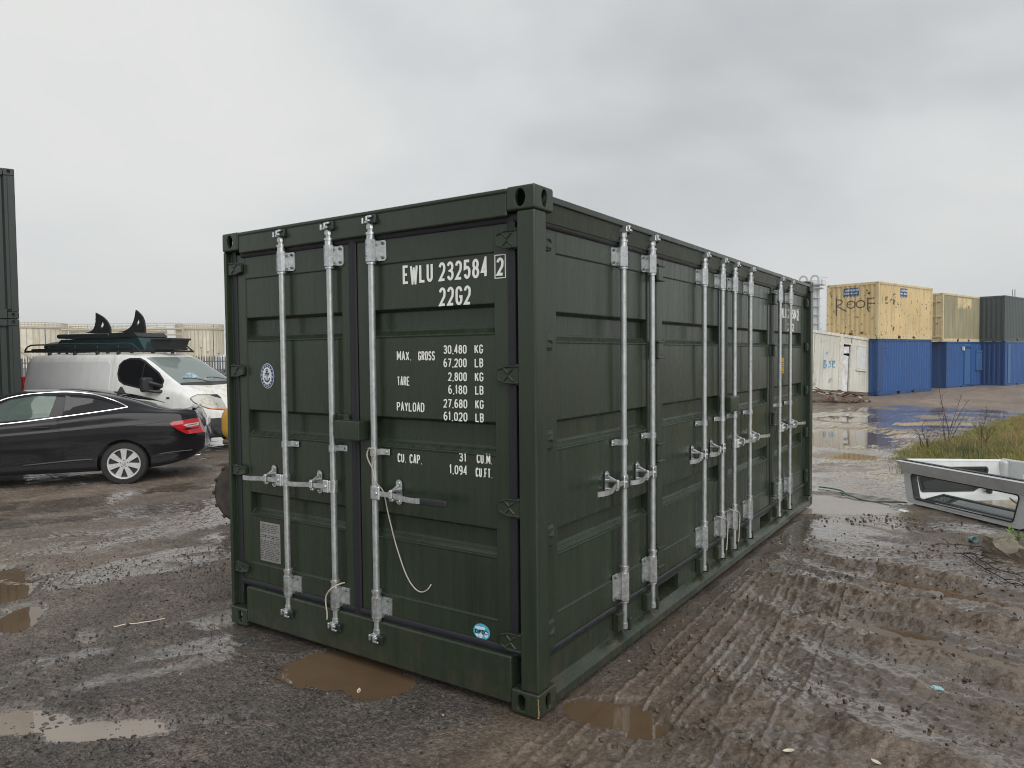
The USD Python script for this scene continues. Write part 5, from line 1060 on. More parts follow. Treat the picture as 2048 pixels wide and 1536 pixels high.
# upright timbers leaning behind the van
for k, (x, y, z, t) in enumerate(((-5.05, .3, 2.22, 4), (-5.22, .5, 2.13, -5))):
    st_ = thing('steel_stake', ['dark pointed stake standing just behind the van, right one of the two', 'dark pointed stake standing behind the van, next to the stacked containers'][k], 'stake', v2w(x, y, .055), HV)
    m = extr(P([(-.035, 0), (.035, 0), (.035, z - .12), (.0, z + .02), (-.035, z - .12)]), 'y', -.01, .01)
    part(st_, 'blade', turned(m, t, (0, 1, 0)), 'grey_plastic')

# ------------------------------------------------------------------ yellow forklift, mostly hidden behind the green container
fk = thing('forklift', 'yellow forklift with muddy lugged tyre showing at left edge of green container', 'forklift', (-5.18, 2.37, -.02), math.atan2(.56, .83))
for ax, r in ((0.0, .36), (1.55, .36)):
    for s in (-1, 1): wheel(fk, ax, s * .46, .36, r, .24, .20, s, tyre='tyre_muddy', spokes=0, rim='tyre_muddy', lug=16)
cw = as_mf(rbx(-.33, .45, -.48, .48, .90, 1.27, .12, 16))
part(fk, 'counterweight', as_tm(cw), 'digger_yellow', 35)
part(fk, 'mud_splash', [rbx(-.30, .4, -.470, .470, .86, .92, .025, 8)], 'digger_mud', 35)
part(fk, 'chassis', [cbx(-.25, 1.75, -.30, .30, .36, .86, .04), cbx(.35, 1.5, -.46, .46, .62, .95, .03)], 'black_plastic')
part(fk, 'seat', [rbx(.45, .85, -.24, .24, .95, 1.1, .04, 8), rbx(.35, .47, -.24, .24, 1.05, 1.55, .04, 8)], 'seat_cloth')
for x in (.12, 1.3):
    for s in (-1, 1): part(fk, 'guard_pillar', tube([(x, s * .44, .9), (x + (.15 if x < 1 else -.1), s * .42, 2.05)], .03, 8), 'black_plastic')
part(fk, 'overhead_guard', [cbx(.2, 1.25, -.45, .45, 2.04, 2.08, .01)], 'black_plastic')
part(fk, 'mast', [cbx(1.85, 1.95, s * .35 - .05, s * .35 + .05, .08, 2.05, .01) for s in (-1, 1)] + [cbx(1.86, 1.94, -.35, .35, z, z + .08, .01) for z in (.3, 1.1, 1.9)], 'black_plastic')
for s in (-1, 1): part(fk, 'fork', [cbx(1.95, 2.0, s * .25 - .06, s * .25 + .06, .05, .6, .006), cbx(1.95, 2.75, s * .25 - .06, s * .25 + .06, .04, .085, .006)], 'black_plastic')
# ------------------------------------------------------------------ corrugated containers in the background
def corr_poly(length, n, dep, t=.004, inset=.0):
    """plan outline of a corrugated sheet along u, pressed inward (+v) by dep"""
    p = length / n; pts = [(0, inset)]
    for k in range(n):
        a = k * p; pts += [(a + p * .18, inset), (a + p * .32, inset + dep), (a + p * .68, inset + dep), (a + p * .82, inset)]
    pts.append((length, inset))
    return LineString(pts)
def corr_depth(u, length, n, dep, inset):
    p = length / n; q = (np.asarray(u) % p) / p
    return inset + dep * np.interp(q, [0, .18, .32, .68, .82, 1], [0, 0, 1, 1, 0, 0])
def corr_decal(parent, name, poly, length, n, dep, inset, face, mt, proud=.008, u0=0.0):
    """flat paint or vinyl lying on the corrugation; poly in (u, z)"""
    m = extr(poly, 'y', 0, .002); v, f = trimesh.remesh.subdivide_to_size(m.vertices, m.faces, .035, max_iter=16)
    v[:, 1] += corr_depth(v[:, 0] - u0, length, n, dep, inset) - proud
    part(parent, name, face(trimesh.Trimesh(v, f, process=False)), mt, False)
def cbox(name, label, N, yaw, wl, wr, h, wall_l, wall_r, frame, nl, nr, dep=.036, fork=(), ends='corr', group=None, zt=None):
    """container standing on its near bottom corner N; left face wl long, right face wr long.
    local axes: u along the right face = +y, left face runs to -x; faces look towards -y (left face) and +x (right face)"""
    c = thing(name, label, 'container', N, yaw, group)
    FL = lambda m: moved(m, (-wl, 0, 0))                      # left face: drawn from its left end
    FR = sidem                                                # right face: drawn from the near corner
    for (x, y) in ((0, 0), (-wl, 0), (0, wr), (-wl, wr)):
        sx, sy = (-1 if x == 0 else 1), (1 if y == 0 else -1)
        part(c, 'corner_post', cbx(x, x + sx * .11, y, y + sy * .11, .118, h - .118, .008), frame)
        for z in (0, h - .118):
            b_ = as_mf(cbx(min(x, x + sx * .165) , max(x, x + sx * .165), min(y, y + sy * .178), max(y, y + sy * .178), z, z + .118, .008))
            if (x, y) in ((0, 0), (-wl, 0)): b_ -= as_mf(extr(ellipse(x + sx * .085, z + .06, .028, .04, 6), 'y', y - .02, y + .06))
            if (x, y) in ((0, 0), (0, wr)): b_ -= as_mf(extr(ellipse(y + sy * .09, z + .06, .03, .04, 6), 'x', -.06, .02))
            part(c, 'corner_casting', as_tm(b_), frame)
    part(c, 'top_rail', [cbx(-.07, -.004, .18, wr - .18, h - .10, h - .002, .005)], frame); part(c, 'top_rail', cbx(-wl + .17, -.17, .006, .07, h - .12, h - .002, .005), frame)
    rl = sbox(.18, .002, wr - .18, .165)
    for a, b in fork: rl = rl.difference(sbox(a, .0, b, .135))
    part(c, 'bottom_rail', [extr(rl, 'x', -.06, -.006)] + [bx(-.5, -.07, a, b, .03, .04) for a, b in fork], frame)
    for a, b in fork: part(c, 'fork_pocket', bx(-.30, -.29, a - .02, b + .02, .01, .15), 'dark_void')
    part(c, 'bottom_rail', cbx(-wl + .17, -.17, .006, .07, .002, .165, .005), frame)
    if wall_r:
        part(c, 'side_wall', FR(moved(extr(corr_poly(wr - .22, nr, dep, inset=.022).buffer(.003, cap_style='flat', join_style='mitre'), 'z', .165, h - .10), (.11, 0, 0))), wall_r, False)
    if wall_l:
        part(c, 'end_wall', FL(moved(extr(corr_poly(wl - .22, nl, dep + .01, inset=.022).buffer(.003, cap_style='flat', join_style='mitre'), 'z', .165, h - .12), (.11, 0, 0))), wall_l, False)
    part(c, 'roof_sheet', bx(-wl + .06, -.06, .06, wr - .06, h - .05, h - .035), frame)
    part(c, 'far_walls', [bx(-wl + .02, -wl + .03, .1, wr - .1, .1, h - .1), bx(-wl + .1, -.1, wr - .03, wr - .02, .1, h - .1), bx(-wl + .05, -.05, .05, wr - .05, .14, .16)], frame)
    return c, FL, FR
YAWR = math.radians(-16.2); WL, LR, HC = 2.438, 6.058, 2.591
b_ = np.array([-math.sin(YAWR), math.cos(YAWR)])
GRP = None
FK = ((2.05, 2.38), (3.68, 4.01))
# upper row
yl, FL, FR = cbox('storage_container', 'rusty cream container sprayed ROOF, upper left of the far stacks', (-2.95, 33.81, 2.398), YAWR, WL, LR, HC, 'cream_paint', 'cream_paint', 'cream_frame', 10, 22, fork=FK)
ROOF = []
for (x, z, w, h, ch) in ((.45, 1.30, .42, .62, 'R'), (.98, 1.42, .36, .34, 'O'), (1.42, 1.42, .36, .34, 'O'), (1.92, 1.36, .28, .50, 'F')):
    if ch == 'R': ln = [[(x, z - .18), (x, z + h)], [(x, z + h - .06), (x + w * .6, z + h - .10), (x + w * .75, z + h * .72), (x + w * .5, z + h * .55), (x + w * .1, z + h * .42), (x + w * 1.15, z - .02)]]
    elif ch == 'O': ln = [[(x + w / 2 + w / 2 * math.cos(t), z + h / 2 + h / 2 * math.sin(t)) for t in np.linspace(.3, 6.5, 16)]]
    else: ln = [[(x, z + h), (x + .01, z), (x + .06, z - .12)], [(x, z + h - .06), (x + w, z + h - .02)], [(x, z + h * .50), (x + w * 1.1, z + h * .46)]]
    ROOF += [LineString(q).buffer(.026, 4) for q in ln]
corr_decal(yl, 'spray_lettering', affinity.translate(unary_union(ROOF), .0, .02), WL - .22, 10, .046, .022, FL, 'spray_black', u0=.11)
def sign(parent, u0, u1, z0, z1, ln_len, n, dep, face, rows):
    edge = [(u0, z1), (u1, z1), (u1, z0)]
    k = 8
    for q in range(k): a = u1 - (u1 - u0) * (q + .5) / k; edge.append((a, z0 - .10)); edge.append((u1 - (u1 - u0) * (q + 1) / k, z0))
    corr_decal(parent, 'sign', P(edge), ln_len, n, dep, .022, face, 'sign_navy', .008, u0=.11)
    corr_decal(parent, 'sign_lettering', rows, ln_len, n, dep, .022, face, 'sticker_white', .013, u0=.11)
def sign_rows(u0, u1, z0, z1):
    m = meshkit.text_mesh('mobile mini', .13, .002, bold=True)
    sec = trimesh.Trimesh(m.vertices, m.faces).section(plane_origin=(0, 0, .001), plane_normal=(0, 0, 1)).to_2D(to_2D=np.eye(4))[0]
    tp_ = unary_union(list(sec.polygons_full)); a0, c0, a1, c1 = tp_.bounds; s = (u1 - u0) * .86 / (a1 - a0)
    tp_ = affinity.translate(affinity.scale(tp_, s, s * 1.15, origin=(a0, 0)), u0 + (u1 - u0) * .07 - a0, z0 + (z1 - z0) * .56)
    tp_ = affinity.skew(tp_, 8, 0, origin=(u0, z0))
    row = [sbox(u0 + (u1 - u0) * (.08 + .078 * k), z0 + (z1 - z0) * .16, u0 + (u1 - u0) * (.08 + .078 * k + (.05 if k not in (4, 7) else .02)), z0 + (z1 - z0) * .34) for k in range(11)]
    return unary_union([tp_] + row)
sign(yl, .78, 1.52, 2.04, 2.38, WL - .22, 10, .046, FL, sign_rows(.78, 1.52, 2.04, 2.38))
sign(yl, 2.35, 3.10, 2.06, 2.40, LR - .22, 22, .036, FR, sign_rows(2.35, 3.10, 2.06, 2.40))
rg = random.Random(3); scr = []
for x, z, w, h in ((.42, 1.62, .05, .34), (.75, 1.62, .26, .30), (1.2, 1.66, .3, .16), (1.55, 1.78, .28, .32), (1.6, 1.62, .2, .12), (2.0, 1.62, .22, .14), (2.3, 1.6, .12, .12)):
    scr.append(LineString([(x + w / 2 + w / 2 * math.cos(t), z + h / 2 + h / 2 * math.sin(t)) for t in np.linspace(rg.uniform(0, 2), rg.uniform(4, 6.2), 9)]).buffer(.026, 4))
corr_decal(yl, 'spray_lettering', unary_union(scr), LR - .22, 22, .036, .022, FR, 'spray_black', u0=.11)
part(yl, 'bottom_dent', [rbx(-1.35, -1.18, -.012, .03, .18, .30, .01), rbx(-.82, -.70, -.012, .03, .24, .34, .01)], 'rust_plank')
ol, FL, FR = cbox('storage_container', 'dirty olive container with bleached sign patch on top row, centre of the far stacks', (-.96, 42.25, 2.323), YAWR, WL, LR, HC, 'cream_frame', 'olive_paint', 'cream_frame', 2, 30, dep=.020, fork=((2.0, 2.3), (3.6, 3.9)))
e2 = [(2.05, 2.42), (4.15, 2.42), (4.15, 1.98)]
for q in range(8): a = 4.15 - 2.1 * (q + .5) / 8; e2 += [(a, 1.80), (4.15 - 2.1 * (q + 1) / 8, 1.98)]
corr_decal(ol, 'bleached_patch', P(e2), LR - .22, 30, .020, .022, FR, 'cream_frame', .006, u0=.11)
for u in (.35, .62):
    part(ol, 'locking_bar', FL(cyl((WL - u, -.01, .2), (WL - u, -.01, 2.4), .03, 8)), 'cream_frame')
for z in (.22, 1.3, 2.1): part(ol, 'bar_bracket', FL(cbx(WL - .75, WL - .12, -.03, .02, z, z + .09, .01)), 'cream_frame')
part(ol, 'torn_panel', FL(rbx(WL - 1.15, WL - .92, -.012, .03, .75, 1.15, .01)), 'dark_void')
dg_, FL, FR = cbox('storage_container', 'dark grey-green container on the top row at the right edge of the photo', (1.76, 47.1, 2.348), YAWR, WL, LR, HC, 'slate_paint', 'slate_paint', 'slate_paint', 9, 22, fork=((2.0, 2.3), (3.6, 3.9)))
# lower row, blue
b1, FL, FR = cbox('storage_container', 'plain blue container directly below the cream ROOF container', (-2.98, 33.90, -.195), YAWR, WL, LR, HC, 'blue_paint', 'blue_paint', 'blue_frame', 9, 20, fork=FK)
part(b1, 'wall_plate', [FR(cbx(.52, .95, -.004, .02, 2.02, 2.06, .004)), FR(cbx(.52, .95, -.004, .02, 2.2, 2.24, .004))], 'blue_pale')
part(b1, 'flat_panel', FR(bx(.13, .55, .010, .018, .2, 2.45)), 'blue_frame')
b2, FL, FR = cbox('office_container', 'blue cabin container with narrow door and shuttered window under the olive container', (-.80, 42.55, -.27), YAWR, WL, LR, HC, 'blue_frame', 'blue_paint', 'blue_frame', 2, 24, dep=.030, fork=((2.0, 2.3), (3.6, 3.9)))
dr = part(b2, 'door', FR(cbx(2.62, 3.42, -.012, .02, .22, 2.22, .006)), 'blue_pale'); part(dr, 'door_frame', [FR(cbx(2.50, 2.62, -.03, .02, .2, 2.34, .006)), FR(cbx(3.42, 3.54, -.03, .02, .2, 2.34, .006)), FR(cbx(2.46, 3.58, -.06, .02, 2.26, 2.36, .006))], 'blue_paint')
part(b2, 'blank_panel', FR(cbx(2.5, 3.54, .0, .02, 2.37, 2.47, .004)), 'blue_pale')
sh = part(b2, 'shutter', [FR(cbx(4.36 + k * .24, 4.36 + k * .24 + .232, -.05, .015, 1.08, 2.0, .008)) for k in range(4)], 'blue_pale'); part(sh, 'shutter_frame', [FR(cbx(4.26, 5.4, -.08, .02, 2.0, 2.12, .008)), FR(cbx(4.26, 5.4, -.08, .02, .96, 1.08, .008)), FR(cbx(4.26, 4.35, -.06, .02, 1.08, 2.0, .008))], 'blue_pale')
part(b2, 'wall_lamp', FR(cbx(2.20, 2.34, -.10, .02, 2.1, 2.32, .02)), 'lorry_white')
part(b2, 'step_block', FR(cbx(5.75, 5.95, -.12, .02, .28, .42, .03)), 'lorry_white')
b3, FL, FR = cbox('storage_container', 'blue container at the right edge, below the dark grey-green one', (1.80, 47.15, -.245), YAWR, WL, LR, HC, 'blue_frame', 'blue_paint', 'blue_frame', 9, 26, dep=.030, fork=((2.0, 2.3), (3.6, 3.9)))
part(b3, 'flat_panel', FR(bx(.50, .92, .0, .018, .2, 2.45)), 'blue_pale')
# old dark green stack at the left edge
for k, (z, lb) in enumerate(((-.09, 'lower dark green container of the two stacked at the left edge, behind the coupe'), (2.51, 'upper dark green container of the two stacked at the left edge, scuffed along its corner'))):
    cs, FL, FR = cbox('storage_container', lb, (-12.47, 2.86, z), math.radians(73), WL, LR, HC, 'old_green_paint', 'old_green_paint', 'old_green_paint', 9, 22)
# ------------------------------------------------------------------ white cabin on timber skids, one end up on rubble
cabR, cabL = np.array([-3.29, 34.33]), np.array([-4.83, 29.93])
dv = cabR - cabL; cyaw = math.atan2(dv[1], dv[0])            # local +x runs along the wall towards the blue containers
CL = 6.05
orig = cabR - dv / np.linalg.norm(dv) * CL
tilt = math.atan2(.33, 4.66)
cab = thing('site_cabin', 'dirty white steel site cabin with open doorway and blue scrawl, tilted beside the blue containers', 'cabin', (orig[0], orig[1], -.10 + .33 / 4.66 * CL), cyaw, ry=tilt)
def ribs(a, b, z0, z1, n):
    return moved(extr(corr_poly(b - a, n, .012, inset=.0).buffer(.004, cap_style='flat', join_style='mitre'), 'z', z0, z1), (a, 0, 0))
HCb = 2.50; D0, D1 = CL - 2.62, CL - 1.95                    # doorway
part(cab, 'wall', [ribs(0.05, D0 - .30, .02, HCb - .08, 14)], 'cabin_white', False)
part(cab, 'wall', [ribs(D1 + .05, CL - .05, .02, HCb - .08, 8), ], 'cabin_white', False)
part(cab, 'wall', [bx(D0, D1, .0, .02, 2.12, HCb - .08)], 'cabin_white', False)
part(cab, 'wall', [bx(0, .05, 0, 2.4, 0, HCb - .05), bx(CL - .05, CL, 0, 2.4, 0, HCb - .05), bx(0, CL, 2.36, 2.4, 0, HCb - .05)], 'cabin_white')
part(cab, 'roof', [cbx(-.02, CL + .02, -.03, 2.43, HCb - .07, HCb, .015), cbx(-.02, CL + .02, -.035, -.005, HCb - .12, HCb - .02, .008)], 'cabin_trim')
part(cab, 'floor', cbx(0, CL, 0, 2.4, -.02, .02, .01), 'timber_skid')
part(cab, 'door', turned(cbx(D0 - .30, D0 - .30 + .78, -.02, .02, .05, 2.12, .008), 172, (0, 0, 1), (D0 - .12, 0, 0)) if False else cbx(D0 - .30, D0 - .02, -.035, .005, .05, HCb - .1, .01), 'cabin_trim')
part(cab, 'door_frame', [cbx(D0 - .03, D0 + .03, -.02, .06, .02, 2.15, .008), cbx(D1 - .02, D1 + .05, -.02, .06, .02, 2.15, .008), cbx(D0, D1, -.015, .05, 2.08, 2.15, .008)], 'cabin_trim')
part(cab, 'inner_panel', turned(bx(D0 + .06, D1 + .02, .09, .11, .03, 1.62), 3, (0, 1, 0), (D0, 0, 0)), 'cabin_inside'); part(cab, 'inner_panel', turned(bx(D0 + .05, D1 - .03, .07, .09, 1.66, 1.96), -5, (0, 1, 0), (D0, 0, 1.8)), 'cabin_inside')
wn = part(cab, 'window_shutter', [cbx(CL - 1.42 + k * .19, CL - 1.42 + k * .19 + .185, -.02, .01, 1.06, 2.06, .006) for k in range(4)], 'cabin_shutter')
part(wn, 'shutter_frame', [cbx(CL - 1.48, CL - .60, -.03, .005, 2.06, 2.13, .006), cbx(CL - 1.50, CL - .58, -.06, .005, .96, 1.04, .008), cbx(CL - 1.48, CL - 1.43, -.03, .005, 1.0, 2.06, .006), cbx(CL - .65, CL - .60, -.03, .005, 1.0, 2.06, .006)], 'cabin_trim')
part(cab, 'drain_pipe', tube([(CL - 4.9, -.03, .7), (CL - 4.9, -.03, 2.3)], .03, 8), 'cabin_trim')
part(cab, 'timber_skid', [cbx(.1, CL, -.01, .10, -.14, -.03, .01)], 'timber_skid'); part(cab, 'timber_skid', [cbx(.1, CL, 2.2, 2.32, -.14, -.03, .01)], 'timber_skid')
part(cab, 'roof_cowl', rbx(CL - 5.15, CL - 4.95, .1, .3, HCb, HCb + .12, .03), 'lorry_white')
sc_ = []
for x, z, pts in ((CL - 4.1, .95, [(0, .45), (.02, 0), (.22, .02), (.26, .2), (.05, .24), (.2, .42), (0, .45)]), (CL - 3.72, 1.0, [(.2, .38), (.04, .34), (.2, .2), (.16, .04), (.0, .02)]), (CL - 3.42, 1.02, [(.24, .36), (0, .36), (.02, .02), (.26, .0)]), (CL - 3.42, 1.2, [(0, 0), (.22, .02)]), (CL - 4.0, 1.55, [(0, 0), (.22, .14)])):
    sc_.append(LineString([(x + a * .72, z + b * .72) for a, b in pts]).buffer(.022, 4))
part(cab, 'spray_lettering', extr(unary_union(sc_), 'y', -.012, -.006), 'spray_blue', False)
# ------------------------------------------------------------------ rubble heap at the cabin's low end
rb = thing('rubble_heap', 'heap of broken planks, rusty strips and rubble against the white cabin', 'rubble', (-4.45, 28.9, -.12))
hm = trimesh.creation.icosphere(4, 1.0); hm.vertices *= (1.8, 1.3, .26); hm.vertices += (meshkit.fbm(hm.vertices * 2.3, 4, 3)[:, None] - .5) * .55 * (hm.vertices / np.linalg.norm(hm.vertices, axis=1, keepdims=True))
part(rb, 'earth_mound', hm, 'rubble_dark', 25)
r9 = np.random.default_rng(9)
def heap_z(x, y): return .27 * max(0, 1 - (x / 1.9) ** 2 - (y / 1.5) ** 2) ** .5
for k in range(34):
    x, y = r9.uniform(-1.7, 1.5), r9.uniform(-1.4, .9); l, w, t = r9.uniform(.2, .75), r9.uniform(.04, .13), r9.uniform(.015, .05)
    m = turned(turned(cbx(-l / 2, l / 2, -w / 2, w / 2, -t / 2, t / 2, .004), r9.uniform(-28, 28), (0, 1, 0)), r9.uniform(0, 180))
    part(rb, 'plank', moved(m, (x, y, heap_z(x, y) + .05)), ['rust_plank', 'rust_plank', 'timber_skid', 'rubble_pale'][k % 4])
for k in range(34):
    x, y = r9.uniform(-1.9, 2.0), r9.uniform(-1.6, .8); s = r9.uniform(.05, .13)
    part(rb, 'rubble_block', moved(stone(100 + k).apply_scale(s), (x, y, heap_z(x, y) + s * .3 + .02)), ['rubble_dark', 'rubble_pale', 'rust_plank'][k % 3])
# ------------------------------------------------------------------ storage tanks with walkways
TZ = -.2
def tank(label, cx, cy, R_, H_, seedrot=0.0):
    t = thing('storage_tank', label, 'tank', (cx, cy, TZ), seedrot)
    part(t, 'shell', revolve([(R_, 0)] + [(R_ + (.03 if k % 2 else 0), H_ * k / 10) for k in range(1, 11)] + [(R_, H_)], 72), 'tank_paint', 20)
    part(t, 'roof', revolve([(R_ + .05, H_), (R_ * .5, H_ + .45), (.01, H_ + .9)], 72), 'tank_paint', 20)
    part(t, 'top_girder', revolve([(R_, H_ - .55), (R_ + .35, H_ - .5), (R_ + .35, H_ - .15), (R_, H_ - .1)], 72), 'tank_rail', 20)
    a = np.linspace(0, 2 * np.pi, 73)
    for z in (H_ + .55, H_ + 1.1): part(t, 'hand_rail', tube([((R_ + .2) * math.cos(q), (R_ + .2) * math.sin(q), z) for q in a], .09, 4), 'tank_rail', 40)
    part(t, 'rail_posts', cat([bx((R_ + .2) * math.cos(q) - .05, (R_ + .2) * math.cos(q) + .05, (R_ + .2) * math.sin(q) - .05, (R_ + .2) * math.sin(q) + .05, H_ - .1, H_ + 1.1) for q in a[::1]]), 'tank_rail', False, kind='stuff')
    part(t, 'stiffener', cat([bx(-.07, .07, -.07, .07, 0, H_ - .6).apply_transform(trimesh.transformations.translation_matrix(((R_ + .06) * math.cos(q), (R_ + .06) * math.sin(q), 0))) for q in np.linspace(0, 2 * np.pi, 40)]), 'tank_rail', False, kind='stuff')
    return t
t1 = tank('pale stained storage tank seen above the rear of the white van', -236.5, 96.5, 9.4, 11.8)
t2 = tank('middle pale storage tank behind the car bumpers on the van roof', -244.2, 126.8, 14.2, 11.6)
t3 = tank('stained storage tank just left of the green container, above the van bonnet', -195.6, 124.9, 6.4, 11.0)
st_ = [((9.4 + .5) * math.cos(a), (9.4 + .5) * math.sin(a), 11.8 * k / 24) for k, a in enumerate(np.linspace(-.1, -1.4, 25))]
part(t1, 'stair', [tube(st_, .22, 4), tube([(x, y, z + 1.0) for x, y, z in st_], .07, 4)], 'tank_rail')
wk = thing('tank_walkway', 'elevated railed walkway linking the storage tanks', 'walkway', (-218, 105, TZ))
A_, B_ = np.array([-219.5, 97.5]) - [-218, 105], np.array([-191.0, 116.6]) - [-218, 105]
for z, r_ in ((9.0, .28), (10.6, .32), (11.6, .10), (12.2, .10)): part(wk, 'walkway_beam', tube([(*A_, z), (*B_, z)], r_, 6), 'tank_rail')
part(wk, 'walkway_posts', cat([tube([(*(A_ + (B_ - A_) * t), 9.4), (*(A_ + (B_ - A_) * t), 12.0)], .08, 4) for t in np.linspace(0, 1, 15)]), 'tank_rail', kind='stuff')
for t in (0, 1): part(wk, 'walkway_leg', tube([(*(A_ + (B_ - A_) * t), 0), (*(A_ + (B_ - A_) * t), 10.6)], .25, 6), 'tank_rail')
# palisade fence, lorry and lamp posts beyond the van
fA, fB = np.array([-50.0, 15.6]), np.array([-28.0, 30.45]); fd = fB - fA; fl = np.linalg.norm(fd); fd /= fl
pf = thing('palisade_fence', 'grey steel palisade fence beyond the white van', 'fence', (fA[0], fA[1], -.3), math.atan2(fd[1], fd[0]))
for z in (.5, 1.9): part(pf, 'fence_rail', cbx(0, fl, .0, .06, z, z + .06, .005), 'fence_grey')
pale = P([(-.045, .1), (.045, .1), (.045, 2.15), (0, 2.32), (-.045, 2.15)])
for k in range(int(fl / .16)): part(pf, 'pale', moved(extr(pale, 'y', -.008, 0), (k * .16, 0, 0)), 'fence_grey', False)
for k in range(int(fl / 2.7)): part(pf, 'fence_post', cbx(k * 2.7, k * 2.7 + .08, .06, .14, 0, 2.2, .005), 'fence_grey')
lo = thing('lorry', 'white lorry cab parked behind the palisade fence', 'lorry', (-95.6, 64.0, -.5), math.radians(-146))
part(lo, 'cab', as_tm(m3.Manifold.batch_hull([m3.Manifold.sphere(.22, 12).translate(q) for q in [(-1, -1, .9), (1, -1, .9), (-1, 1, .9), (1, 1, .9), (-1, -1, 2.55), (.55, -1, 2.55), (-1, 1, 2.55), (.55, 1, 2.55), (.95, -1, 1.7), (.95, 1, 1.7)]])), 'lorry_white', 30)
part(lo, 'windscreen', slab([(1.17, -.95, 1.75), (.86, -.9, 2.5), (1.19, -.95, 1.75), (.88, -.9, 2.5)], [(1.17, .95, 1.75), (.86, .9, 2.5), (1.19, .95, 1.75), (.88, .9, 2.5)]), 'privacy_glass')
part(lo, 'side_window', bx(-.3, .6, -1.235, -1.215, 1.75, 2.35), 'privacy_glass')
part(lo, 'load_body', cbx(-6.2, -1.6, -1.2, 1.2, .95, 1.5, .04), 'fence_grey')
part(lo, 'roof_deflector', slab([(-1.1, -.9, 2.7), (.2, -.8, 2.72), (-1.1, -.9, 3.2)], [(-1.1, .9, 2.7), (.2, .8, 2.72), (-1.1, .9, 3.2)]), 'lorry_white')
for x in (.2, -3.6, -4.8):
    for s in (-1, 1): wheel(lo, x, s * 1.0, .5, .5, .3, .3, s, spokes=0, rim='plate_metal')
for k, (px_, d_) in enumerate(((-45.59, 27.82), (-45.17, 28.08), (-44.55, 28.50))):
    lp = thing('lamp_post', ['left thin lamp post beyond the fence', 'middle thin lamp post beyond the fence', 'right thin lamp post beyond the fence'][k], 'lamp post', (px_, d_, -.2))
    hh = (2.75, 2.45, 2.35)[k]; part(lp, 'pole', cyl((0, 0, 0), (0, 0, hh), .022, 8, .016), 'fence_grey'); part(lp, 'lamp_head', cbx(-.07, .07, -.04, .04, hh, hh + .06, .01), 'fence_grey')
# ------------------------------------------------------------------ refinery column in the mist, and a thin mast
cl_ = thing('refinery_column', 'tall misty steel refinery column behind the white cabin', 'tower', (-53.0, 262.5, -1))
part(cl_, 'shell', revolve([(1.7, 0), (1.7, 13), (1.55, 13.4), (1.55, 26.5), (.05, 27.0)], 24), 'far_steel', 30)
part(cl_, 'second_shell', moved(revolve([(1.1, 0), (1.1, 24.5), (.05, 26)], 20), (-3.4, -1.6, 0)), 'far_steel', 30)
part(cl_, 'top_deck', [cbx(-4.9, 3.3, -2.6, 2.6, 25.8, 26.2, .05), cbx(-4.6, 3.0, -2.4, 2.4, 24.6, 25.0, .05)], 'far_steel')
for z in (27.3,): part(cl_, 'deck_rail', [tube([(-4.9, -2.6, z), (3.3, -2.6, z), (3.3, 2.6, z), (-4.9, 2.6, z)], .07, 5, True)] + [cyl((x, y, 26), (x, y, 27.3), .06, 5) for x in np.linspace(-4.9, 3.3, 7) for y in (-2.6, 2.6)], 'far_steel')
for z in np.arange(4, 24, 2.9): part(cl_, 'ring_platform', revolve([(1.7, z), (2.35, z), (2.35, z + .25), (1.7, z + .25)], 16), 'far_steel')
for dx in (-3.3, .4): part(cl_, 'gooseneck_pipe', tube([(dx - 1.2, 0, 26)] + [(dx + 1.2 * math.cos(a), 0, 28 + 1.2 * math.sin(a)) for a in np.linspace(np.pi, -.2, 12)] + [(dx + 1.2, 0, 26)], .32, 8), 'far_steel', 40)
part(cl_, 'ladder_cage', tube([(1.95, -.9, 0), (1.95, -.9, 26)], .25, 5), 'far_steel')
part(cl_, 'davit', tube([(2.6, 0, 26), (2.6, 0, 28.6), (4.3, 0, 28.2)], .12, 6), 'far_steel')
part(cl_, 'base_rack', [cbx(-4, 6.5, -1, 1, z, z + .3, .03) for z in (8.2, 10.0)] + [cyl((x, 0, 0), (x, 0, 11.4), .14, 6) for x in (-4, -1.9, 2.4, 4.5, 6.4)], 'far_steel')
ms_ = thing('radio_mast', 'pair of thin steel masts rising behind the far dark containers', 'mast', (3.6, 300.0, -1))
for dx in (-.35, .35): part(ms_, 'pole', cyl((dx, 0, 0), (dx, 0, 23.8), .14, 6), 'fence_grey')
# ------------------------------------------------------------------ upturned silver pickup canopy at right
cpy = thing('pickup_canopy', 'upturned silver pickup truck canopy with dark windows lying in the mud', 'truck canopy', (.92, 6.69, ground_z(1.3, 6.9) + .0), math.atan2(-.66, .75))
# local x: along its open tail face, y: towards its front, z up (upside down: roof on the ground)
CW, CD = 1.50, 1.45
def wall_poly(lo, hi): return lo, hi
def ring_poly(w0, w1, h, rr=.10): return P([(-.08, h), (.02, .02), (w0 + .03, .02), (w0 + .14, h)]).buffer(-rr).buffer(rr)
tail = P([(-.07, .50), (.015, .02), (CW - .015, .02), (CW + .09, .50)]); tail = tail.buffer(-.07).buffer(.07).union(P([(-.07, .50), (.0, .30), (CW, .30), (CW + .09, .50)]))
hole = P([(.060, .365), (.125, .070), (CW - .125, .070), (CW - .05, .365)]).buffer(-.04).buffer(.04)
tf = tail.difference(hole)
lower = tf.intersection(sbox(-1, -1, 3, .365)); upper = tf.intersection(sbox(-1, .365, 3, 1))
sh_ = part(cpy, 'tail_frame', extr(lower, 'y', -.02, .05), 'silver_paint', 35)
tb = extr(upper, 'y', -.025, .05); v, f = trimesh.remesh.subdivide_to_size(tb.vertices, tb.faces, .2, max_iter=8); v[:, 1] -= np.where(v[:, 1] < 0, .085, .03) * np.clip((v[:, 2] - .365) / .135, 0, 1)
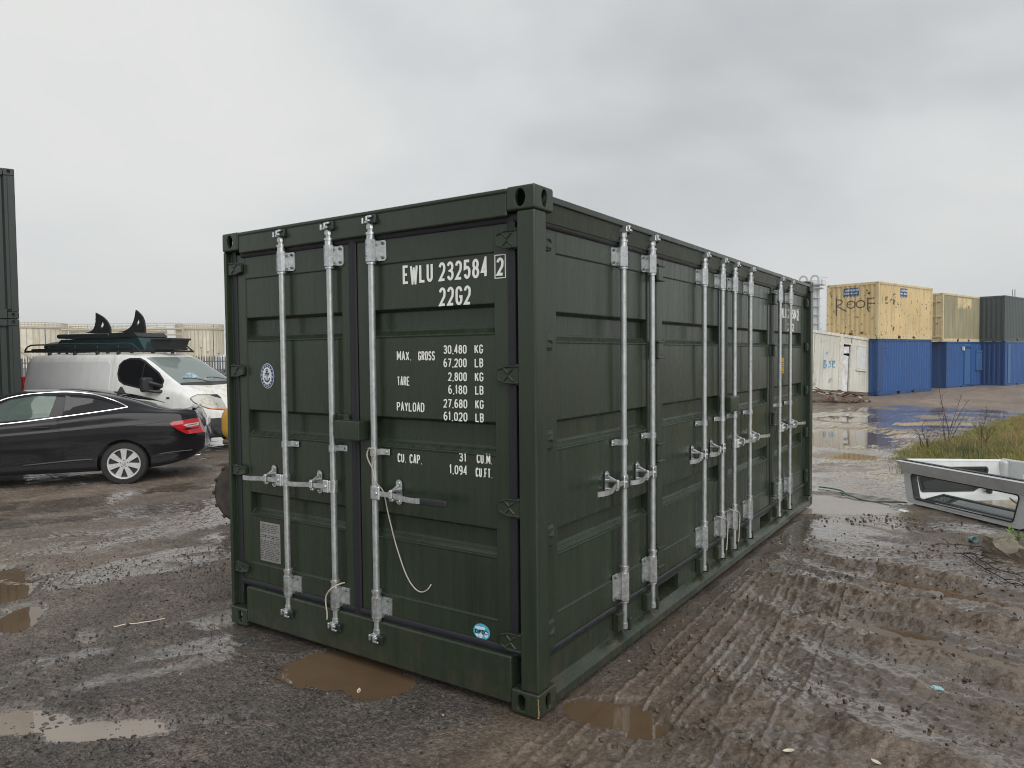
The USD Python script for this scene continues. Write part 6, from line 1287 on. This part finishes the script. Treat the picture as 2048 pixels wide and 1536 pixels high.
part(cpy, 'top_bar', trimesh.Trimesh(v, f, process=False), 'silver_paint', 30)
part(cpy, 'bar_seal', [cbx(-.06, CW + .08, -.03, .03, .500, .512, .004)], 'black_plastic')
part(cpy, 'handle_recess', rbx(.42, 1.02, -.024, -.012, .045, .085, .006, 6), 'silver_paint')
part(cpy, 'frame_seal', extr(hole.difference(hole.buffer(-.012)), 'y', -.026, .055), 'black_plastic', False)
# side walls flare outwards; each has a window opening
def side_wall(x_lo, x_hi, name, lab):
    n = 2
    poly = P([(.05, .05), (CD, .02), (CD, .42), (.05, .49)]); wnd = P([(.16, .40), (.20, .13), (.95, .10), (1.10, .16), (1.22, .36)]).buffer(-.03).buffer(.03)
    def lean(m): m = as_tm(m).copy(); v = m.vertices; v[:, 0] += x_lo + (x_hi - x_lo) * np.clip((v[:, 2] - .02) / .48, 0, 1); return m
    sub = lambda m: trimesh.Trimesh(*trimesh.remesh.subdivide_to_size(m.vertices, m.faces, .25, max_iter=10), process=False)
    w = part(cpy, 'side_wall', lean(extr(poly.difference(wnd), 'x', -.014, .014)), 'fibreglass', 25)
    part(w, 'side_window', lean(extr(wnd.buffer(.006), 'x', -.003, .003)), 'smoked_glass', False)
    part(w, 'window_seal', lean(extr(wnd.buffer(.012).difference(wnd.buffer(-.014)), 'x', -.019, .019)), 'black_plastic', False)
    part(w, 'wall_rim', lean(tube([(0, .05, .495), (0, CD, .425)], .020, 8)), 'silver_paint', 40)
    return w
wl_ = side_wall(.0, -.07, 'l', ''); side_wall(CW, CW + .085, 'r', '')
part(wl_, 'window_stay', [tube(smooth_pts([(.03, 1.02, .20), (.06, 1.10, .16), (.07, 1.15, .20)], 10), .020, 6), rbx(.03, .09, 1.10, 1.16, .06, .17, .02, 8)], 'black_plastic', 40)
fl_ = extr(P([(.0, .05), (CW, .05), (CW, CD), (.0, CD)]), 'z', .0, .022); v, f = trimesh.remesh.subdivide_to_size(fl_.vertices, fl_.faces, .12, max_iter=10); v[:, 2] += .03 * ((v[:, 0] / CW - .5) * 2) ** 4 + .02 * np.sin(v[:, 1] * 4) ** 2
part(cpy, 'roof_skin', trimesh.Trimesh(v, f, process=False), 'fibreglass', 35)
part(cpy, 'wet_dirt', extr(P([(.35, .42), (1.2, .30), (1.42, .8), (1.35, 1.3), (.8, 1.38), (.45, 1.1)]).buffer(-.08).buffer(.08), 'z', .062, .066), 'wet_dirt_film', False)
end = P([(-.05, .44), (.02, .02), (CW - .02, .02), (CW + .06, .44)]).difference(P([(.22, .34), (.28, .14), (CW - .28, .14), (CW - .22, .34)]).buffer(-.04).buffer(.04))
ew = part(cpy, 'front_wall', extr(end, 'y', CD - .02, CD + .02), 'fibreglass', 25)
part(ew, 'wall_rim', [tube([(-.05, CD, .44), (CW + .06, CD, .44)], .018, 8)], 'silver_paint', 40)
part(ew, 'moulded_corner', [rbx(-.07, .05, CD - .07, CD + .03, .03, .44, .04, 10)], 'fibreglass', 40); part(ew, 'moulded_corner', rbx(CW - .05, CW + .09, CD - .07, CD + .03, .03, .44, .04, 10), 'fibreglass', 40)
gd = part(cpy, 'loose_glass_door', turned(rbx(.22, 1.36, .08, .30, .075, .086, .004, 6), 9, (1, 0, 0), (0, .1, .08)), 'clear_glass')
fr_o = sbox(.20, .06, 1.38, .32); part(gd, 'glass_door_frame', [turned(extr(fr_o.difference(fr_o.buffer(-.035)).buffer(.002), 'z', .070, .094), 9, (1, 0, 0), (0, .1, .08))], 'black_plastic', 30)
part(cpy, 'seal_strip', tube(smooth_pts([(.40, 1.05, .075), (.75, .80, .072), (1.1, .62, .08), (1.38, .58, .085)], 24), .008, 5), 'timber_skid', 40)
# ------------------------------------------------------------------ small things on the ground
cbk = thing('channel_block', 'broken concrete drainage channel block at the right edge', 'concrete block', (1.94, 4.70, ground_z(1.94, 4.70) - .02), math.radians(-30))
ch = P([(-.19, 0), (.19, 0), (.19, .15), (.11, .15)] + [(.11 * math.cos(t), .15 - .085 * math.sin(t)) for t in np.linspace(.2, np.pi - .2, 10)] + [(-.11, .15), (-.19, .15)])
cm_ = extr(ch, 'y', -.16, .16); v, f = trimesh.remesh.subdivide_to_size(cm_.vertices, cm_.faces, .035, max_iter=10); v += (meshkit.fbm(v * 34, 3, 8)[:, None] - .5) * .026 * np.array([1, 1, .7])
part(cbk, 'block', turned(trimesh.Trimesh(v, f, process=False), 8, (0, 1, 0)), 'concrete', 30)
cu = thing('plastic_cup', 'crushed pale blue plastic cup near the concrete block', 'cup', (1.60, 5.02, ground_z(1.6, 5.02) + .018), .6)
part(cu, 'cup_body', turned(revolve([(.001, 0), (.020, 0), (.028, .075), (.026, .075), (.018, .004), (.001, .004)], 14), 78, (1, 0, 0)), 'cup_blue', 40)
def ground_line(pts, n, off=.0, wob=.0, seed=0):
    q = smooth_pts([(x, y, 0) for x, y in pts], n); r = np.random.default_rng(seed); q[:, :2] += np.cumsum(r.normal(0, wob, (n, 2)), 0) * .3
    q[:, 2] = ground_zs(q[:, 0], q[:, 1]) + off; q[1:-1, 2] = (q[:-2, 2] + q[1:-1, 2] + q[2:, 2]) / 3; return q
single('hose', tube(ground_line([(-.15, 7.15), (.15, 7.02), (.42, 6.75), (.70, 6.70), (.92, 6.62)], 40, .02), .009, 6), 'hose_green', 'thin green hose lying across the puddle behind the green container', 'hose', smooth=40)
for k, pts in enumerate(([(1.35, 4.66), (1.5, 4.75), (1.68, 4.78), (1.85, 4.82)], [(1.55, 4.42), (1.68, 4.2), (1.80, 3.95), (1.99, 3.55)], [(1.62, 4.5), (1.80, 4.15), (2.02, 3.9)], [(1.50, 4.40), (1.66, 4.42), (1.86, 4.3)])):
    tw = thing('fallen_twig', ['bare twig lying left of the concrete block', 'long bare branch in the mud below the concrete block', 'forked bare branch nearest the right edge', 'short bare twig just in front of the concrete block'][k], 'twig', (0, 0, 0))
    q = ground_line(pts, 26, .016, .006, k); br = [tube(q, np.linspace(.006, .003, 26), 6)]
    for i in (6, 10, 14, 18, 21):
        dq = np.array([math.cos(i * 1.7 + k), math.sin(i * 2.3 + k)]) * .12; e_ = q[i] + np.r_[dq, .02]; br.append(tube(smooth_pts([q[i], (q[i] + e_) / 2 + [0, 0, .012], e_], 6), np.linspace(.005, .002, 6), 5))
    part(tw, 'stem', br, 'twig_bark', 40)
def leaf(label, x, y, l, w, mt, rz):
    pl_ = P([(l * t, w * math.sin(math.pi * t) ** .8) for t in np.linspace(0, 1, 8)] + [(l * t, -w * math.sin(math.pi * t) ** .8) for t in np.linspace(1, 0, 8)])
    m = extr(pl_, 'z', 0, .0015); v, f = trimesh.remesh.subdivide_to_size(m.vertices, m.faces, l / 5, max_iter=8); v[:, 2] += .25 * v[:, 1] ** 2 / w + .3 * l * (v[:, 0] / l - .5) ** 2
    m = turned(trimesh.Trimesh(v, f, process=False), math.degrees(rz)); single('fallen_leaf', moved(m, (x, y, max(ground_z(x, y), -.03) + .008)), mt, label, 'leaf')
leaf('pale dead leaf floating on the brown puddle by the container doors', -1.02, -.20, .060, .010, 'pale_leaf', -.9)
leaf('pale leaf on the mud at bottom right, left of the other', 1.07, .30, .06, .012, 'pale_leaf', .8)
leaf('pale leaf on the mud at the bottom edge, right of the other', 1.40, .46, .05, .012, 'pale_leaf', -.5)
single('plastic_scrap', moved(crumple((0, 0, 0), (.030, .022, .010), 6), (1.58, 1.44, ground_z(1.58, 1.44) + .008)), 'cup_blue', 'scrap of pale blue plastic trodden into the mud at right', 'litter')
single('paper_scrap', moved(crumple((0, 0, 0), (.06, .05, .02), 7), (.93, 6.18, ground_z(.93, 6.18) + .01)), 'sticker_white', 'white paper scrap beside the pickup canopy', 'litter')
single('stick', tube(ground_line([(-2.98, -.50), (-2.90, -.36), (-2.86, -.22)], 14, .008), .0035, 5), 'pale_leaf', 'thin pale stick on the gravel left of the green container', 'stick', smooth=40)
# ------------------------------------------------------------------ grass verge, reeds and bare shrubs
def blade_mat(name, a, b):
    usdkit.material(stage, L + name, {'oi': ('object_info', {}), 'g': ('geometry', {}), 'n': ('noise_texture', {'scale': 1.1, 'detail': 3.0}), 'ad': ('math', {'math_type': 'multiply_add', 'value2': .55}), 'ml': ('math', {'math_type': 'multiply', 'value2': .75}),
        'cr': ('rgb_ramp', {'ramp': [(0.25, a), (0.75, b)]}), 'd': ('principled_bsdf', {'roughness': .55}), 't': ('translucent_bsdf', {}), 'm': ('mix_closure', {'fac': .25})},
        [('g.position', 'n.vector'), ('oi.random', 'ad.value1'), ('n.fac', 'ml.value1'), ('ml.value', 'ad.value3'), ('ad.value', 'cr.fac'), ('cr.color', 'd.base_color'), ('cr.color', 't.color'), ('d.BSDF', 'm.closure1'), ('t.BSDF', 'm.closure2')], surface='m.closure')
blade_mat('grass_green', (0.075, 0.125, 0.016), (0.23, 0.235, 0.045))
blade_mat('grass_straw', (0.17, 0.11, 0.045), (0.38, 0.26, 0.12))
blade_mat('reed_green', (0.035, 0.075, 0.03), (0.10, 0.14, 0.055))
def tuft(seed, n, h, spread, w, bend):
    r = np.random.default_rng(seed); V, F = [], []
    for k in range(n):
        a = r.uniform(0, 2 * np.pi); p0 = np.array([r.normal(0, spread), r.normal(0, spread), 0]); d = np.array([math.cos(a), math.sin(a), 0]); hh = h * r.uniform(.45, 1.1); be = bend * r.uniform(.2, 1.3) * hh
        s = np.cross(d, [0, 0, 1]) * w * r.uniform(.7, 1.3); o = len(V)
        for t in (0, .4, .75, 1.0):
            c = p0 + np.array([0, 0, hh * (t - .25 * bend * t * t)]) + d * be * t * t; V += [c - s * (1 - t * .95), c + s * (1 - t * .95)]
        for i in range(3): F += [(o + 2 * i, o + 2 * i + 1, o + 2 * i + 3), (o + 2 * i, o + 2 * i + 3, o + 2 * i + 2)]
    return trimesh.Trimesh(np.array(V), np.array(F), process=False)
def place(n, seed, dens, smin, smax, box_):
    r = np.random.default_rng(seed); x, y = r.uniform(box_[0], box_[1], n), r.uniform(box_[2], box_[3], n); k = r.uniform(size=n) < dens(x, y); x, y = x[k], y[k]
    cpx = (x - .92) * .75 + (y - 6.69) * -.66; cpy_ = (x - .92) * .66 + (y - 6.69) * .75
    k = ~((cpx > -.15) & (cpx < 1.75) & (cpy_ > -.1) & (cpy_ < 1.6)); x, y = x[k], y[k]
    return np.c_[x, y, ground_zs(x, y) - .01], r.uniform(smin, smax, len(x))
def verge(x, y): return sst(0, .45, x - edge_x(y) + .9 * nz2(x, y, 1.5, 80)) * sst(7.2, 8.4, y + .6 * nz2(x, y, 1.5, 81)) * (1 - sst(24, 27, y))
tall = lambda x, y: verge(x, y) * np.clip(.15 + 3.2 * (nz2(x, y, .8, 82) + .12), 0, 1) * sst(.4, 1.3, x - edge_x(y))
pg, sg = place(15000, 11, lambda x, y: verge(x, y) * .95, .6, 1.3, (.0, 7.0, 7.0, 27))
scatter('grass', [tuft(k, 18, .13, .07, .004, .9) for k in range(5)], ['grass_green'] * 3 + ['grass_straw', 'grass_green'], pg, sg, 'short mossy green grass on the verge at right', tilt=False, seed=12)
ps, ss_ = place(4200, 13, lambda x, y: tall(x, y), .6, 1.25, (.2, 7.0, 7.4, 24))
scatter('dry_grass', [tuft(20 + k, 20, .30, .07, .0035, 1.1) for k in range(5)], ['grass_straw'] * 5, ps, ss_, 'tall dry straw-coloured grass behind the pickup canopy', tilt=False, seed=14)
pr, sr = place(420, 15, lambda x, y: np.exp(-(((x - 1.45) / .45) ** 2 + ((y - 10.6) / .8) ** 2)) + .7 * np.exp(-(((x - 3.2) / .5) ** 2 + ((y - 12.5) / .9) ** 2)), .7, 1.2, (.5, 4.5, 8.5, 14.5))
scatter('rushes', [tuft(40 + k, 16, .40, .05, .003, .35) for k in range(4)], ['reed_green'] * 4, pr, sr, 'clump of dark green rushes behind the pickup canopy', tilt=False, seed=16)
pw, sw = place(420, 17, lambda x, y: (nz2(x, y, 2.0, 62) > .05) * 1.0, .25, .6, (.95, 2.4, 4.5, 6.1))
scatter('weeds', [tuft(60 + k, 12, .10, .05, .004, .9) for k in range(3)], ['grass_green'] * 3, pw, sw, 'thin patches of weeds in the mud before the pickup canopy', tilt=False, seed=18)
def shrub(label, x, y, h, n, seed, lean=.25, r0=.011, spread=.5):
    t = thing('bare_shrub', label, 'shrub', (x, y, ground_z(x, y) - .02)); r = np.random.default_rng(seed)
    for k in range(n):
        a = r.uniform(0, 2 * np.pi); hh = h * (1.0 if k == 0 else r.uniform(.45, .85)); dx = np.array([math.cos(a), math.sin(a)]) * (lean * hh * (.25 if k == 0 else r.uniform(.5, 1.4)))
        q = smooth_pts([(0, 0, 0), (*(dx * .3 + r.normal(0, .02, 2)), hh * .4), (*(dx * .62 + r.normal(0, .03, 2)), hh * .72), (*dx, hh)], 16); ms = [tube(q, np.linspace(r0 * (1.0 if k == 0 else .7), .0025, 16), 6)]
        for i in range(4, 15):
            if r.uniform() < .8:
                b = r.uniform(0, 2 * np.pi); l = hh * r.uniform(.10, .30) * (1.15 - i / 18); e_ = q[i] + np.array([math.cos(b) * l * .75, math.sin(b) * l * .75, l * .75]); ms.append(tube(smooth_pts([q[i], (q[i] + e_) / 2 + r.normal(0, .012, 3), e_], 6), np.linspace(.003, .0012, 6), 4))
        part(t, 'stem', ms, 'twig_bark', 40)
shrub('tall bare shrub rising from the verge in front of the blue containers', 1.02, 11.9, 1.22, 6, 1, .38, .008)
shrub('low bare bramble left of the tall bare shrub', .72, 11.6, .55, 8, 2, .6, .006)
shrub('small bare bramble right of the tall bare shrub', 1.55, 12.0, .72, 7, 5, .5, .006)
sp = thing('weed_sprig', 'bright green weed sprig behind the concrete block', 'weed', (1.96, 5.05, ground_z(1.96, 5.05)))
r5 = np.random.default_rng(5)
for k in range(5):
    e_ = np.array([r5.normal(0, .06), r5.normal(0, .06), r5.uniform(.10, .17)]); part(sp, 'stalk', tube(smooth_pts([(0, 0, 0), e_ * .5 + [.01, 0, .02], e_], 8), .003, 5), 'weed_leaf')
    for j in range(4):
        c = e_ * (.55 + .15 * j); a = r5.uniform(0, 6.28); lf_ = extr(ellipse(.022, 0, .022, .010, 5), 'z', 0, .001); part(sp, 'leaf', moved(turned(turned(lf_, -25, (0, 1, 0)), math.degrees(a)), c), 'weed_leaf')
# ------------------------------------------------------------------ damp air
HAZE = 0.0007
usdkit.material(stage, L + 'haze_air', {'v': ('principled_volume', {'color': (0.86, 0.88, 0.90), 'density': HAZE, 'anisotropy': 0.0})}, volume='v.volume')
hz = single('haze', bx(-1250, 1250, -1250, 1250, -3, 42), 'haze_air', 'thin damp haze over the whole yard', kind='stuff', smooth=False)
